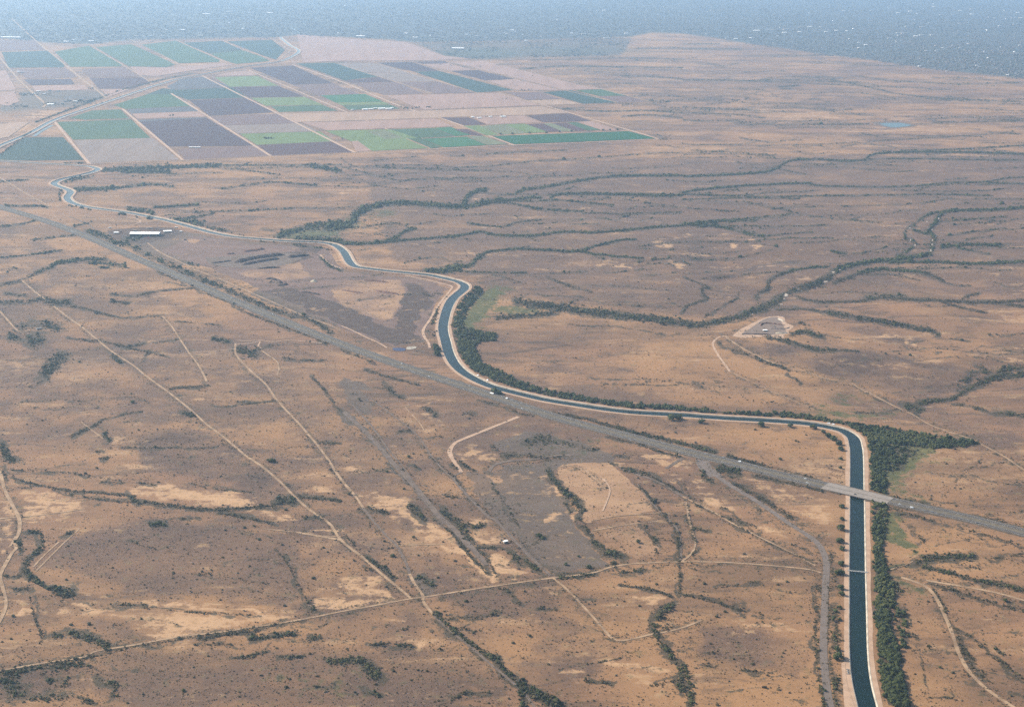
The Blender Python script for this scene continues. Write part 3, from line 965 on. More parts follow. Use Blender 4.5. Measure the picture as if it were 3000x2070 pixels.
BROWN = parse("""
P .85 1050,480 3000,440 3200,900 2700,850 2300,930 1900,930 1450,860 1380,800 1150,760
P .60 -100,600 300,780 600,920 1000,1060 950,1250 500,1330 -100,1300
C1 .9 920,600 1300,555 1500,640 1650,760 1800,860 1880,960 1850,1010 1500,960 1300,920 1100,900 950,900 935,760
C1 .5 430,230 900,240 1150,360 1450,560 1300,560 900,480 640,430 450,330
D1 .9 230,380 500,220 700,140 1100,120 1500,150 1900,200 2020,320 2000,450 2130,600 1950,720 1600,690 1200,640 900,600 700,560 450,480 250,480
D1 .6 500,770 900,760 1000,880 900,930 640,900
D1 .7 0,1160 600,1080 900,1000 1500,980 2200,1000 2313,1180 2313,1388 900,1388 600,1300 0,1388
B3 1 170,720 300,680 500,625 700,585 880,590 850,620 650,660 500,690 350,730 200,760
B3 .9 420,1160 560,1150 700,1190 950,1240 1200,1270 1400,1300 1700,1340 2000,1370 2000,1388 1000,1388 700,1320 500,1240 330,1160
C3 .9 450,0 900,0 1400,90 1800,150 2000,200 1900,330 1750,400 1500,410 1250,330 1000,240 700,150 500,90
C3 .6 1650,450 2313,500 2313,800 2100,720 1800,590 1650,530
B3 .6 800,1000 1200,1040 1700,1100 1900,1150 1500,1180 1200,1130 900,1060
B3 .5 1300,780 1800,760 2313,780 2313,870 1500,850 1100,850
B3 .5 0,560 500,600 900,560 1500,580 1000,640 600,620 200,690 0,640
B2 .5 1100,800 1600,830 2000,830 2200,900 1900,960 1500,910 1200,860
B2 .4 400,300 900,290 1300,330 1700,380 1300,420 900,400 500,350
B2 .5 1500,650 1900,700 2313,680 2313,860 1800,800 1500,760
B1 .6 560,1010 900,1010 1000,1060 700,1090 560,1050
B1 .4 1250,20 2313,0 2313,340 1900,400 1500,370 1000,250 700,120
A2 .4 0,1040 1000,1000 2000,960 2000,1020 1000,1130 400,1280 0,1300
D2 .5 850,740 1400,700 1800,850 2000,1000 2000,1150 1500,1250 1100,1100 850,900
D2 .5 400,330 700,330 900,450 950,520 650,600 500,450
D3 .7 100,860 500,850 850,900 880,1100 700,1200 300,1080 100,1020
D2 .4 0,200 250,250 420,450 300,480 100,330
C2 .4 0,1080 150,1150 400,1388 0,1388
C2 .3 500,800 800,900 1000,1200 900,1200 600,950
""")
GREY = parse("""
P .6 1352,1386 1480,1382 1590,1375 1640,1455 1735,1595 1790,1655 1700,1675 1620,1690 1520,1592 1430,1490
P 1.25 1560,1400 1610,1440 1735,1600 1785,1655 1720,1668 1660,1580 1590,1480
P .8 1440,1380 1640,1345 1720,1350 1640,1372 1560,1385
P .7 1440,1290 1560,1260 1700,1290 1800,1330 1780,1370 1640,1340 1500,1330
C2 .8 0,470 60,480 200,630 330,790 450,930 620,1120 760,1280 880,1388 800,1388 680,1250 540,1080 420,930 300,800 170,650 30,540
C2 .6 950,870 1010,880 1120,890 1080,1000 990,960
C2 .6 0,240 120,330 250,420 150,500 60,440
P .7 1000,1105 1060,1120 1100,1150 1000,1130
B1 .7 1750,790 2000,830 2313,960 2313,1060 2100,1000 1900,930 1700,850
B2 .8 0,950 200,1000 330,1040 560,1130 560,1160 330,1190 0,1060
B2 .7 460,790 560,780 640,850 560,980 480,1060 400,1060 400,960 450,880
B1 .6 870,470 1200,400 1500,450 2000,500 2150,560 1600,600 1200,640 1000,560
B2 .5 0,680 400,710 600,740 440,770 250,720 0,740
C2 .6 1050,840 1500,800 1900,840 1500,850 1100,880
D2 .6 450,480 520,500 620,600 560,640 480,560
""")
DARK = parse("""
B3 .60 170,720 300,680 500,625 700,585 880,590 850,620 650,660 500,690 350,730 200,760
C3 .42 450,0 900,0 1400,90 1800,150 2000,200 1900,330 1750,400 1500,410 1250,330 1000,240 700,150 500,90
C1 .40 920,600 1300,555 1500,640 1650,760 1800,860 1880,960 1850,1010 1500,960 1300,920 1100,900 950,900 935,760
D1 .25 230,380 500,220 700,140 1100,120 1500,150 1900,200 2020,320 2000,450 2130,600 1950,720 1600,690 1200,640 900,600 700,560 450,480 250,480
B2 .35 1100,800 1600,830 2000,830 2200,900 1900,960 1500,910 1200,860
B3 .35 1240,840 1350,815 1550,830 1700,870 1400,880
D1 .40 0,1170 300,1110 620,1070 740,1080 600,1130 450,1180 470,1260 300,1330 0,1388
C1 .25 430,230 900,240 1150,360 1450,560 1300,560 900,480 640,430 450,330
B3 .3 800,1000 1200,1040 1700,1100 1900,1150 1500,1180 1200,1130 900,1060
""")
GREEN = blobs("""
B1 2080,430 200,28 -4,1
B2 70,350 90,30 -20,.6
B2 280,290 80,30 -10,.5
B2 950,870 100,50 -30,1
B2 870,1000 60,80 0,.9
B2 1150,935 250,28 4,.6
C3 1110,400 110,50 -20,.28
C3 1500,760 130,80 0,1
C3 1440,860 90,80 0,1
C3 1450,960 90,50 0,.5
C3 1380,790 50,120 0,1
C3 1650,700 200,50 0,.6
C3 1150,490 200,35 0,.6
C3 1600,850 200,70 -20,.35
C3 1500,1080 140,30 10,.5
D3 1440,180 90,90 0,.9
D3 1500,260 50,50 0,.6
D3 1450,480 120,35 -15,.5
D3 1700,420 150,30 -15,.4
D3 1480,550 100,50 10,.4
D1 2150,1260 220,110 0,.16
D2 50,1240 120,120 0,.18
B1 2300,410 60,25 0,.5
A2 950,360 250,30 0,.9
A2 1500,345 450,30 0,.5
C2 1500,720 300,60 0,.18
B1 720,640 120,16 0,.3
""")
MEADOW = parse("""
C3 1.1 1370,690 1500,680 1760,700 1640,790 1500,880 1410,930 1375,900
B2 1 965,815 1060,870 1010,950 860,1060 825,1030 870,940
D3 1 1385,110 1480,120 1530,220 1510,300 1400,275
B2 .9 1030,925 1180,912 1400,940 1300,968 1080,965
B1 .9 1960,440 2100,405 2313,395 2313,450 2050,450
C3 .5 1380,930 1500,920 1560,1000 1500,1050 1390,1020
""")
TOWN = parse("""
P 1 -1200,130 -900,116 0,112 140,125 260,130 390,117 650,112 815,110 865,104 1000,108 1150,117 1210,124 1400,122 1600,116 1760,112 1850,108 1910,95 2000,99 2086,110 2173,125 2303,143 2432,162 2562,177 2648,190 2735,203 2865,216 3000,231 3300,265 4200,360 4200,-100 3000,-300 -1200,-300
""")
VILLAGE = parse("""
P .6 1210,126 1400,124 1600,118 1850,110 1830,150 1815,163 1600,168 1375,174 1300,160
A1 .8 130,620 400,600 700,620 720,660 500,720 300,740 0,760 0,690 130,690
""")

WORKS = {0: ['P 470,738 560,690 640,700 760,716 900,722 965,735 985,765 1010,800 1080,804 1160,812 1270,826 1310,845 1290,890 1250,960 1240,990 1150,1015 1060,985 980,950 850,890 700,820 560,765'],
 1: ['P 765,850 850,840 960,880 1040,905 1110,945 1230,985 1225,1000 1150,1012 1050,975 950,930 850,890', 'P 1190,828 1225,832 1260,855 1270,880 1225,940 1205,975 1165,975 1160,940 1180,900 1175,870 1200,850',
     'B1 1440,600 1700,570 2080,550 2120,590 1950,640 1650,660 1480,650', 'B1 720,405 900,385 1180,378 1245,415 1190,452 1080,472 960,492 860,490 740,440', 'B1 2000,480 2180,520 2150,560 2040,540'],
 2: ['P 970,845 1010,820 1090,814 1170,818 1195,842 1180,880 1165,920 1130,945 1060,925 990,890', 'B1 1600,690 2040,610 2060,650 2150,720 1800,760', 'B2 430,710 560,735 720,770 740,800 700,840 640,770 480,735',
     'C2 1470,865 1560,818 1720,800 1830,850 1990,965 2080,1060 2160,1160 1900,1190 1690,1215 1640,1190 1570,1060 1500,950', 'C2 1000,900 1060,905 1075,955 1000,965', 'D2 1700,178 1860,140 2030,118 2100,230 2165,358 2080,372 1990,390 1900,330', 'C2 965,898 1040,900 1075,950 1060,965 1000,965', 'B1 1240,460 1380,470 1340,490 1250,480']}
WORKS = {k: [parse(q.replace(' ', ' 1 ', 1))[0][1] for q in v] for k, v in WORKS.items()}

# ------------------------------------------------------------------ the ground sheet: one mesh, finer where the view sees it closer
gx = np.r_[np.arange(-1100, -140, 40.), np.arange(-140, 3140, 3.4), np.arange(3140, 4100, 40.)]
gs = np.r_[np.geomspace(70, 195, 10)[:-1], np.arange(195, 460, 2.6), np.arange(460, 2300, 3.4), np.arange(2300, 2900, 40.)]
GX, GS = np.meshgrid(gx, gs); GY = yh(GX) + GS
WX, WY = plane(GX, GY)
near = GS > 560
WZ = np.zeros_like(WX); WZ[near] = height(WX[near], WY[near])
PX, PY = proj(WX, WY, WZ)
_w1 = lambda sh: (vnoise(WX, WY, 42, sh) - .5) * 20 + (vnoise(WX, WY, 14, sh + 3) - .5) * 9
PX, PY = proj(WX + _w1(11.3), WY + 1.3 * _w1(17.9), WZ)
cover = np.zeros(GX.shape + (3,)); tone = np.zeros(GX.shape + (3,)); works = np.zeros(GX.shape + (3,))

def window(x0, x1, y0, y1):
    i0 = np.searchsorted(gx, x0); i1 = np.searchsorted(gx, x1)
    rows = np.where((GY.max(1) >= y0) & (GY.min(1) <= y1))[0]
    if i1 <= i0 or len(rows) == 0: return None
    return slice(rows[0], rows[-1] + 1), slice(i0, i1)
def put(arr, ch, win, val):
    arr[win[0], win[1], ch] = np.maximum(arr[win[0], win[1], ch], val)
def inside(X, Y, poly):
    c = np.zeros(X.shape, bool); n = len(poly)
    for i in range(n):
        (x0, y0), (x1, y1) = poly[i], poly[(i + 1) % n]
        if y0 == y1: continue
        t = ((y0 > Y) != (y1 > Y)) & (X < (x1 - x0) * (Y - y0) / (y1 - y0) + x0); c ^= t
    return c
def paint_poly(arr, ch, poly, val, feather):
    win = window(poly[:, 0].min() - feather * 2, poly[:, 0].max() + feather * 2, poly[:, 1].min() - feather * 2, poly[:, 1].max() + feather * 2)
    if win is None: return
    X, Y = PX[win], PY[win]
    d = dist_line(X, Y, np.vstack([poly, poly[:1]])); sd = np.where(inside(X, Y, poly), d, -d)
    put(arr, ch, win, val * sstep(-feather, feather, sd))
def paint_line(arr, ch, line, wd, val, soft=2.0):
    win = window(line[:, 0].min() - wd * 3, line[:, 0].max() + wd * 3, line[:, 1].min() - wd * 3, line[:, 1].max() + wd * 3)
    if win is None: return
    d = dist_line(PX[win], PY[win], line)
    put(arr, ch, win, val * (1 - sstep(wd * .1, wd * .55 * soft + 3, d)))
_bw = lambda sh: (vnoise(WX, WY, 95, sh) - .5) * 90 + (vnoise(WX, WY, 30, sh + 2) - .5) * 40
BX_, BY_ = proj(WX + _bw(31.3), WY + _bw(37.1) * .8, WZ)
def paint_blob(arr, ch, b):
    x, y, rx, ry, a, s = b; R = max(rx, ry) * 1.7
    win = window(x - R, x + R, y - R, y + R)
    if win is None: return
    dx, dy = BX_[win] - x, BY_[win] - y
    u = (dx * math.cos(a) + dy * math.sin(a)) / rx; v = (-dx * math.sin(a) + dy * math.cos(a)) / ry
    put(arr, ch, win, s * (1 - sstep(.1, 1.5, np.hypot(u, v))))
def streaks(rg, n, x0, x1, y0, y1, L0, L1, m0, m1, wd, de):
    out = []
    for _ in range(n):
        x = rg.uniform(x0, x1); y = rg.uniform(y0, y1); L = rg.uniform(L0, L1); m = rg.uniform(m0, m1); k = 7
        sc = (y + 200) / 900.0; t = np.linspace(0, 1, k); a = np.cumsum(rg.normal(0, 1.0, k)) * 2.6 * sc
        out.append((np.stack([x + t * L, y + m * t * L + a + rg.uniform(-14, 14) * sc * np.sin(t * 3.1)], 1), rg.uniform(*wd), rg.uniform(*de)))
    return out
_sr = np.random.default_rng(21)
EXTRA = streaks(_sr, 70, 700, 2950, 520, 900, 60, 380, -.09, .05, (2.2, 4.2), (.35, .8)) + streaks(_sr, 45, 1500, 2950, 560, 1180, 80, 420, -.12, .16, (2.5, 5), (.3, .7)) \
    + streaks(_sr, 75, 1850, 2980, 230, 500, 60, 360, -.03, .06, (1.6, 2.8), (.3, .7)) + streaks(_sr, 55, 1200, 2900, 135, 330, 40, 260, -.01, .06, (1.4, 2.2), (.3, .6)) \
    + streaks(_sr, 60, 280, 2000, 480, 700, 60, 300, -.06, .04, (2, 3.5), (.3, .6)) + streaks(_sr, 75, -20, 1300, 760, 2050, 40, 260, -.14, .14, (2.5, 6), (.25, .6)) \
    + streaks(_sr, 50, 1200, 2380, 1450, 2050, 40, 240, -.16, .10, (3, 6), (.25, .6)) + streaks(_sr, 30, 2640, 2990, 1350, 2050, 40, 240, -.1, .2, (3, 6), (.25, .6))
# ---- side roads and dirt tracks (key = width in metres / material)
TRACKS = parse("""
P 11/o 2062,1352 2082,1376 2130,1415 2216,1467 2303,1527 2375,1573.5 2402,1600 2417,1630 2421.5,1660 2418.5,1708 2416,1773 2413,1859 2413,1924 2419,1989 2432,2070 2452,2150 2490,2280
C3 26/o 130,800 150,850 195,885 225,915
P 5/t 65,822 108,859 156,895.6 203,932 238,956 277,988 328.6,1030 389,1069 432,1104 497,1151 562,1203 605,1242 657,1281 713,1328.6 769.6,1367.5 821,1411 865,1456 908,1493 964,1532 1000,1582 1065,1634 1130,1690.5 1173,1725 1203,1751
P 5/t 690,1005 692,1039 735,1086.5 778,1125 813,1173 865,1229 929.5,1303 964,1350 1000,1405 1039,1450 1065,1488.5
P 5/g 1065,1488.5 1095,1527 1130,1567 1164,1600 1190,1650 1200,1680
P 5/t 1200,1680 1216,1712 1238,1742 1242,1764 1272,1803
P 4.5/g 1272,1803 1303,1833 1346,1868 1389,1902 1432,1941 1476,1976 1510,2006 1545,2041 1566,2070 1610,2130 1690,2240
P 4.5/t -160,1990 -100,1978 0,1963 130,1941 242,1924 281,1906.7 389,1889 519,1865.6 648.5,1850 735,1837.5 821,1824.5 908,1809 1000,1790.5 1086.5,1775 1203,1753 1238,1749 1346,1731.6 1432,1718.6 1519,1705.6 1614,1692.7 1735,1677.5 1791,1660 1865,1650 2000,1645 2130,1647 2259,1656 2367.5,1667 2405,1677
P 4.5/t 1618,1690.5 1674,1738 1726,1794 1761,1833 1782.5,1859 1800,1872 1821.5,1876 1865,1868 1908,1857 1951,1850 2000,1837.5 2056,1816
P 9/w 1519,1220.5 1476,1238 1411,1264 1359,1285 1333,1298 1318,1320 1324,1341.6 1341.6,1367.5 1352,1383
P 6/g 1352,1383 1329,1402 1389,1471 1432,1514 1454,1526 1519,1595 1562,1638.6 1614,1686
P 11/g 1009,1207.5 1086.5,1281 1143,1346 1194.5,1402 1242,1458 1290,1516 1328.6,1548 1389,1613 1425,1655
P 4/g 1032,1185 1090,1250 1143,1323 1180,1368 1230,1440 1262,1478
P 3.5/g 1078,1160 1121,1194.5 1173,1233.5 1225,1277 1259,1328.6 1303,1380.5 1329,1402
P 4.5/t 475.6,926 501.5,954 527,993 553,1032 579,1066 600,1104 605,1117
P 6/t 0,1376 13,1432 35,1475.6 56,1519 56,1558 43,1585 48,1605 35,1620 9,1665 0,1690 8,1720 17,1755 15,1785 -5,1825
P 4/t 30,1600 47,1570
P 4/t 56,1512 0,1520
P 7/t -60,495 9,526 65,560.5 112,586.5 147,606
P 5/t -20,900 0,913 21.6,936.7 56,971 90,966
P 6/w 2125,984 2104,988.5 2088.6,1006 2099,1032 2117,1058 2138,1088.6
P 3.2/t 2138,1088.6 2207.5,1121 2259,1145 2324,1173 2389,1201
P 6/t 2125,984 2143,999 2186,1026 2225,1045 2259,1060.5 2303,1073.5
P 4/t 2303,1073.5 2367.5,1091 2432,1112 2488.5,1121 2540,1147 2605,1181.6 2670,1212 2713,1238 2778,1264 2843,1285 2886,1307 2942.5,1337 3000,1376 3060,1410
P 6/t 2640,1690.5 2674,1701 2709,1716 2731,1734 2752,1768 2774,1816 2791,1859 2808.5,1911 2834,1958.5 2873,2002 2916.6,2036 2964,2067 3010,2100
P 5/t 2713,1699 2778,1710 2865,1725 2929.5,1738 3000,1757.5 3100,1780
P 4/t 2000,1454 2086.5,1497 2130,1523 2194.5,1557 2259,1589 2324,1621 2389,1656
P 7/g 1813,1367.5 1865,1389 1929.5,1410.7 2000,1454
P 4/g 1869,1419 1908,1471 1951,1514.5 1986,1553 1994,1600 1994,1640
P 4/t 2010,1470 2021.6,1532 2035,1580 2037,1595 2026,1621 2000,1643
C2 7/g 2200,860 2313,790
C2 8/g 1000,880 1040,835 1150,808 1300,798 1480,770 1560,775
B2 5/w 0,1050 90,1090 170,1130 250,1165 310,1200
B1 5/t 1310,670 1400,700 1550,760 1800,870 2050,980 2230,1045 2313,1085
B2 7/w 430,710 560,735 680,765 748,785 735,815 690,870 640,940 600,1010 555,1080 565,1130 590,1165 600,1200
B1 5/w 740,390 850,378 930,360 955,345 930,325 860,310
B1 6/t 1000,490 1080,550 1200,610 1320,665
B1 5/g 470,310 600,365 640,400
B1 6/w 2170,570 2230,630 2313,665
B1 4/w 1600,1150 1680,1155 1760,1150 1850,1160 1950,1150 2100,1160 2180,1170
C1 4/w 1590,20 1700,10 1760,0 1750,30 1770,50
C1 3/w 1290,75 1450,65 1590,50
C1 3/t 1200,378 1420,362
C1 4/t 1770,60 1870,130 1890,180 1880,230
C1 3/t 550,545 700,660
C1 6/t 2000,1290 2313,1345
D2 3/t 390,295 700,285
B2 3/t 0,900 100,940 260,990
D3 2.5/t 1380,465 1500,430 1560,400
D2 3/t 1700,195 1900,160 2150,130
C2 3/w 1770,930 1820,1000 1800,1080 1770,1150
A1 16/f 70,120 110,155 200,240 330,350 440,440 560,540 660,615 720,665
A1 14/f -20,370 100,510 200,610 300,700 290,730
A1 12/f 620,310 720,375 830,440 930,500 1030,570
A1 12/f 880,270 1000,320 1150,405 1210,435
A1 12/f 1190,270 1350,345 1510,410
A1 10/f 1500,270 1640,335 1770,380
A1 12/f 1850,270 1950,335 1960,350 1890,410
A1 14/w 605,1112 370,825
A1 14/w 1240,1087 830,740
A1 14/w 1835,1058 1410,790 1160,635
A1 14/w 2403,1034 1880,770 1370,515
A1 12/w 2700,910 2313,745 1690,480
A2 15/w 1170,985 670,800 400,720 0,555 -330,440
A2 15/w 2150,942 1940,880 1370,715
A2 12/f 620,635 250,520 150,490 -40,428
A2 12/f 920,630 230,428
A2 12/f 1370,718 1070,628
A2 12/f 1190,615 740,490 480,420
A2 12/f 1870,695 1510,612 740,425
A2 12/f 2090,690 1600,565 970,415
A2 9/f 240,427 480,420 740,412 970,405 1300,400
A1 8/w 605,1112 1240,1087 1835,1058 2403,1034
A2 12/w 90,1034 600,1012 1170,985 1700,965 2150,942
A1 6/w 370,825 560,815 880,805
A1 6/w 1140,795 1420,790 1880,768 2313,762
A2 6/f 0,755 500,748 1000,730 1370,718 1640,706 1870,697 2090,690
A2 6/w 1000,922 1500,905 1950,888
A2 9/t 440,940 520,975 600,1008
A2 4/w 540,938 900,922
A2 3/w 720,935 870,995
A2 3/w 570,965 680,1003
A1 6/f 1450,522 1720,515
A1 6/f 100,460 460,456 840,450
B3 3/t 600,310 750,295
C1 3/t 490,485 640,470 860,430
D1 3/t 240,470 330,380 430,280 540,180
D1 3/t 225,440 300,360 400,270
D1 3/t 1780,180 2000,205 2130,225 2313,235
D1 3/t 0,110 150,100 350,80 560,50
C2 2.5/t 290,460 420,440 560,405 640,390
C2 2.5/t 430,445 520,540 560,600
C2 3/t 1480,850 1540,840 1640,870 1720,930 1790,1000
C2 2.5/t 1690,1215 1900,1180 2160,1160
C2 3/w 1780,930 1820,1000 1800,1080 1770,1150
""")
WLINES = []
for k, p in WASH:
    wd, de = (float(q) for q in k.split('/')); ln = crom(p, 5.0); wd *= K
    WLINES.append((ln, wd, de)); paint_line(cover, 0, ln, max(wd, 4.5) * 1.15, min(1, .45 + .42 * de))
for p, wd, de in EXTRA:
    ln = crom(p, 5.0); WLINES.append((ln, wd, de * .5)); paint_line(cover, 0, ln, max(wd, 4.0), .35 + .45 * de)
for k, p in TRACKS:                                     # brush thickens where runoff gathers beside a track
    if p[:, 1].mean() < 720 or k.endswith('w') or len(p) < 5: continue
    ln = crom(p, 5.0); s_ = p[:, 1].mean() + 200; pw = float(k.split('/')[0]) * F * s_ * .9596 / (H * F)
    paint_line(cover, 0, ln, pw * 3.0 + 4, .50)
    for o in (-1, 1):
        nn = np.stack([-np.gradient(ln[:, 1]), np.gradient(ln[:, 0])], 1); nn /= np.linalg.norm(nn, axis=1)[:, None] + 1e-9
        WLINES.append((ln + nn * o * (pw * .75 + 2.5), 3.0,   .30 if o > 0 else .2))
for k, p in THICK: paint_poly(cover, 0, p, min(1, .3 + float(k)), 4.0)
for b in BARE: paint_blob(cover, 1, b)
for k, p in SAND: paint_poly(cover, 1, p, float(k) * .86, 9.0)
for k, p in GREY: paint_poly(cover, 2, p, float(k) * 1.1, 3.0)
for k, p in BROWN: paint_poly(tone, 1, p, float(k), 22.0)
for b in GREEN: paint_blob(tone, 0, (b[0], b[1], b[2] * 1.35, b[3] * 1.35, b[4], min(1.3, b[5] * 1.3)))
for k, p in MEADOW: paint_poly(tone, 0, p, float(k), 9.0)
for k, p in TOWN: paint_poly(tone, 2, p, 1.0, 3.0)
for k, p in VILLAGE: paint_poly(tone, 2, p, .7, 6.0)
for k, v in WORKS.items():
    for i, p in enumerate(v): paint_poly(works, k, p, .55 if k == 2 and i in (0, 1, 2, 5) else 1.0, 5.0)
for k, p in DARK: paint_poly(works, 1, p, float(k), 16.0)  # darker ground patches; the hillside band is slope shading put into the colour
# broad natural variation of brush cover
nv = vnoise(WX, WY, 900, 2.2) * .6 + vnoise(WX, WY, 330, 4.4) * .4
tone[..., 1] = np.maximum(tone[..., 1], sstep(.50, .78, nv) * .6 * (GS > 330))
# the sheet drops away below the canals, which are built separately
CELL = 1.0
for ln in (W_CANAL[::2], W_CANAL2):
    x0, x1, y0, y1 = ln[:, 0].min() - 60, ln[:, 0].max() + 60, ln[:, 1].min() - 60, ln[:, 1].max() + 60
    m = (WX > x0) & (WX < x1) & (WY > y0) & (WY < y1)
    d = dist_line(WX[m], WY[m], ln); z = WZ[m]; z[d < 20.5] = -9.0; WZ[m] = z
nr, nc = GX.shape
idx = np.arange(nr * nc).reshape(nr, nc)
quads = np.stack([idx[:-1, :-1], idx[1:, :-1], idx[1:, 1:], idx[:-1, 1:]], -1).reshape(-1, 4)
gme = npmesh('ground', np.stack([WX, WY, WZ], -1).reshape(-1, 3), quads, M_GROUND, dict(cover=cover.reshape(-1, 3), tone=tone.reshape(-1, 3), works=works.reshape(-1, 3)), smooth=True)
tag(link('ground', gme), kind='structure')
#@@PART3
# ------------------------------------------------------------------ swept strips: canals, roads, tracks
def normals(ln):
    t = np.gradient(ln, axis=0); t /= np.linalg.norm(t, axis=1)[:, None] + 1e-9
    for _ in range(2):
        t[1:-1] = (t[:-2] + t[1:-1] * 2 + t[2:]) / 4; t /= np.linalg.norm(t, axis=1)[:, None] + 1e-9
    return np.stack([t[:, 1], -t[:, 0]], 1)          # to the right of travel
def sweep(name, ln, prof, material, base, parent=None, wob=None, keep=None):
    """prof: (offset, z) pairs; base: height per point; wob: lateral jitter of the two outer edges"""
    N = normals(ln); prof = np.array(prof, float); k = len(prof); n = len(ln)
    off = np.repeat(prof[None, :, 0], n, 0)
    if wob is not None: off[:, 0] += wob[0]; off[:, -1] += wob[1]
    xy = ln[:, None, :] + N[:, None, :] * off[..., None]
    zz = (base[:, None] if np.ndim(base) else base) + np.repeat(prof[None, :, 1], n, 0)
    V = np.concatenate([xy, zz[..., None]], -1).reshape(-1, 3)
    i = np.arange(n * k).reshape(n, k)
    q = np.stack([i[:-1, :-1], i[:-1, 1:], i[1:, 1:], i[1:, :-1]], -1)
    if keep is not None: q = q[keep[:-1]]
    return link(name, npmesh(name, V, q.reshape(-1, 4), material, smooth=False), parent)
def drape(name, ln, w, material, lift=.35, jit=.0, cols=3):
    """a track laid over the terrain"""
    N = normals(ln); n = len(ln); u = np.linspace(-.5, .5, cols)
    W = w * (1 + jit * (RNG.random(n) - .5)); W = np.convolve(np.pad(W, 2, 'edge'), np.ones(5) / 5, 'valid')
    xy = ln[:, None, :] + N[:, None, :] * (u[None, :] * W[:, None])[..., None]
    z = height(xy[..., 0], xy[..., 1]) + lift
    V = np.concatenate([xy, z[..., None]], -1).reshape(-1, 3); i = np.arange(n * cols).reshape(n, cols)
    q = np.stack([i[:-1, :-1], i[:-1, 1:], i[1:, 1:], i[1:, :-1]], -1).reshape(-1, 4)
    return tag(link(name, npmesh(name, V, q, material)), kind='structure')
def ramp01(a, b, x): return np.clip((x - a) / (b - a), 0, 1)

def canal(ln, half, base, verge, top=2.5, road=8.0):
    h, L, R = half, half + 2.1, half + 3.0
    st = lambda o: tag(o, kind='structure')
    o = st(sweep('water', ln, [(-h - .5, -1.5), (h + .5, -1.5)], M_WATER, base))
    o = st(sweep('canal_lining', ln, [(-R, .55), (-L, .55), (-h - .25, -1.9)], M_CONC, base))
    o = st(sweep('canal_lining', ln, [(h + .25, -1.9), (L, .55), (R, .55)], M_CONC, base))
    n = len(ln); wj = lambda s: np.convolve(RNG.normal(0, s, n + 8), np.ones(9) / 9, 'valid') * 2
    z = lambda a: a
    for sgn in (-1, 1):
        pr = [(sgn * R, .45), (sgn * (R + road), .40)]
        sk = [(sgn * (R + road - .6), .36), (sgn * (R + road + 4), -.05)]
        if sgn < 0: pr = pr[::-1]; sk = sk[::-1]
        jit = wj(.8); zero = np.zeros(n)
        st(sweep('canal_road', ln, pr, M_BANK, base, wob=(jit, zero) if sgn < 0 else (zero, jit)))
        # earth shoulder running out to the land beside it
        N = normals(ln); far = R + road + 4 + verge
        a = ln + N * (sgn * (R + road - 1.5)); b = ln + N * (sgn * (R + road + 5))[..., None] if np.ndim(sgn) else ln + N * (sgn * (R + road + 5)); c = ln + N * (sgn * far[:, None])
        V = np.concatenate([np.c_[a, base + .30], np.c_[b, np.full(n, .03)], np.c_[c, np.full(n, .03)]], 0)
        i = np.arange(n)
        q = np.concatenate([np.stack([k * n + i[:-1], k * n + i[1:], (k + 1) * n + i[1:], (k + 1) * n + i[:-1]], -1) for k in (0, 1)])
        if sgn > 0: q = q[:, ::-1]
        st(link('canal_bank', npmesh('canal_bank', V, q, M_GROUND)))
dep = np.hypot(W_CANAL[:, 1], 1000)
canal(W_CANAL, 11.3, ramp01(3400, 4600, dep) * 2.2, 3 + ramp01(2400, 6500, dep) * 26, road=7.0)
canal(W_CANAL2, 10.0, np.full(len(W_CANAL2), 2.4), np.full(len(W_CANAL2), 40.), road=8.0)
for pts in ([1978, 190, 2000, 205, 2020, 222, 2050, 240], [2040, 150, 2060, 165, 2090, 188], [230, 925, 280, 890, 325, 865, 355, 850], [290, 860, 340, 838]):
    drape('water', wl(reg('A1', pts), 30.0), 20.0, M_WATER, .8)

M_SHOULDER = simple('shoulder_gravel', (.235, .195, .150), (.180, .150, .118), 10, detail=5)
# ---- highway: embankment, two carriageways, median
n = len(W_ROAD); zr = np.zeros(n)
BR_Z = 1.9                                                            # road level at the canal bridge
bx, by = plane(2508, 1445); dbr = np.hypot(W_ROAD[:, 0] - bx, W_ROAD[:, 1] - by)
zr = .9 + (BR_Z - .9) * (1 - sstep(60, 190, dbr))
on_bridge = dbr < 26
tag(sweep('road_verge', W_ROAD, [(-23, -1.2), (-18, -.15), (18, -.15), (23, -1.2)], M_VERGE, zr, wob=(RNG.normal(0, 1.0, n), RNG.normal(0, 1.0, n)), keep=~on_bridge), kind='structure')
tag(sweep('median_strip', W_ROAD, [(-7, -.02), (-3, -.10), (3, -.10), (7, -.02)], M_MEDIAN, zr, keep=~(dbr < 30)), kind='structure')
for a, b in ((-18.2, -16.3), (-6.1, -4.6), (4.6, 6.1), (16.3, 18.2)):
    tag(sweep('road_shoulder', W_ROAD, [(a, .0), (b, .0)], M_SHOULDER, zr + .06, keep=~on_bridge), kind='structure')
for a, b in ((-16.2, -6.2), (6.2, 16.2)):
    tag(sweep('road', W_ROAD, [(a, .0), (b, .0)], M_ASPH, zr + .12, keep=~on_bridge), kind='structure')
    mk = []
    for off in (a + 1.6, b - 1.2): mk.append((off, None))
    for off in (a + 1.6, b - 1.2):
        tag(sweep('road_marking', W_ROAD, [(off - .08, 0), (off + .08, 0)], M_PAINT, zr + .17), kind='structure')
    # dashed lane line, near half only
    ln = W_ROAD[W_ROAD[:, 1] < 4200]; zz = zr[W_ROAD[:, 1] < 4200]; m = np.arange(len(ln)) % 2 == 0
    tag(sweep('road_marking', ln, [((a + b) / 2 - .07, 0), ((a + b) / 2 + .07, 0)], M_PAINT, zz + .17, keep=m), kind='structure')

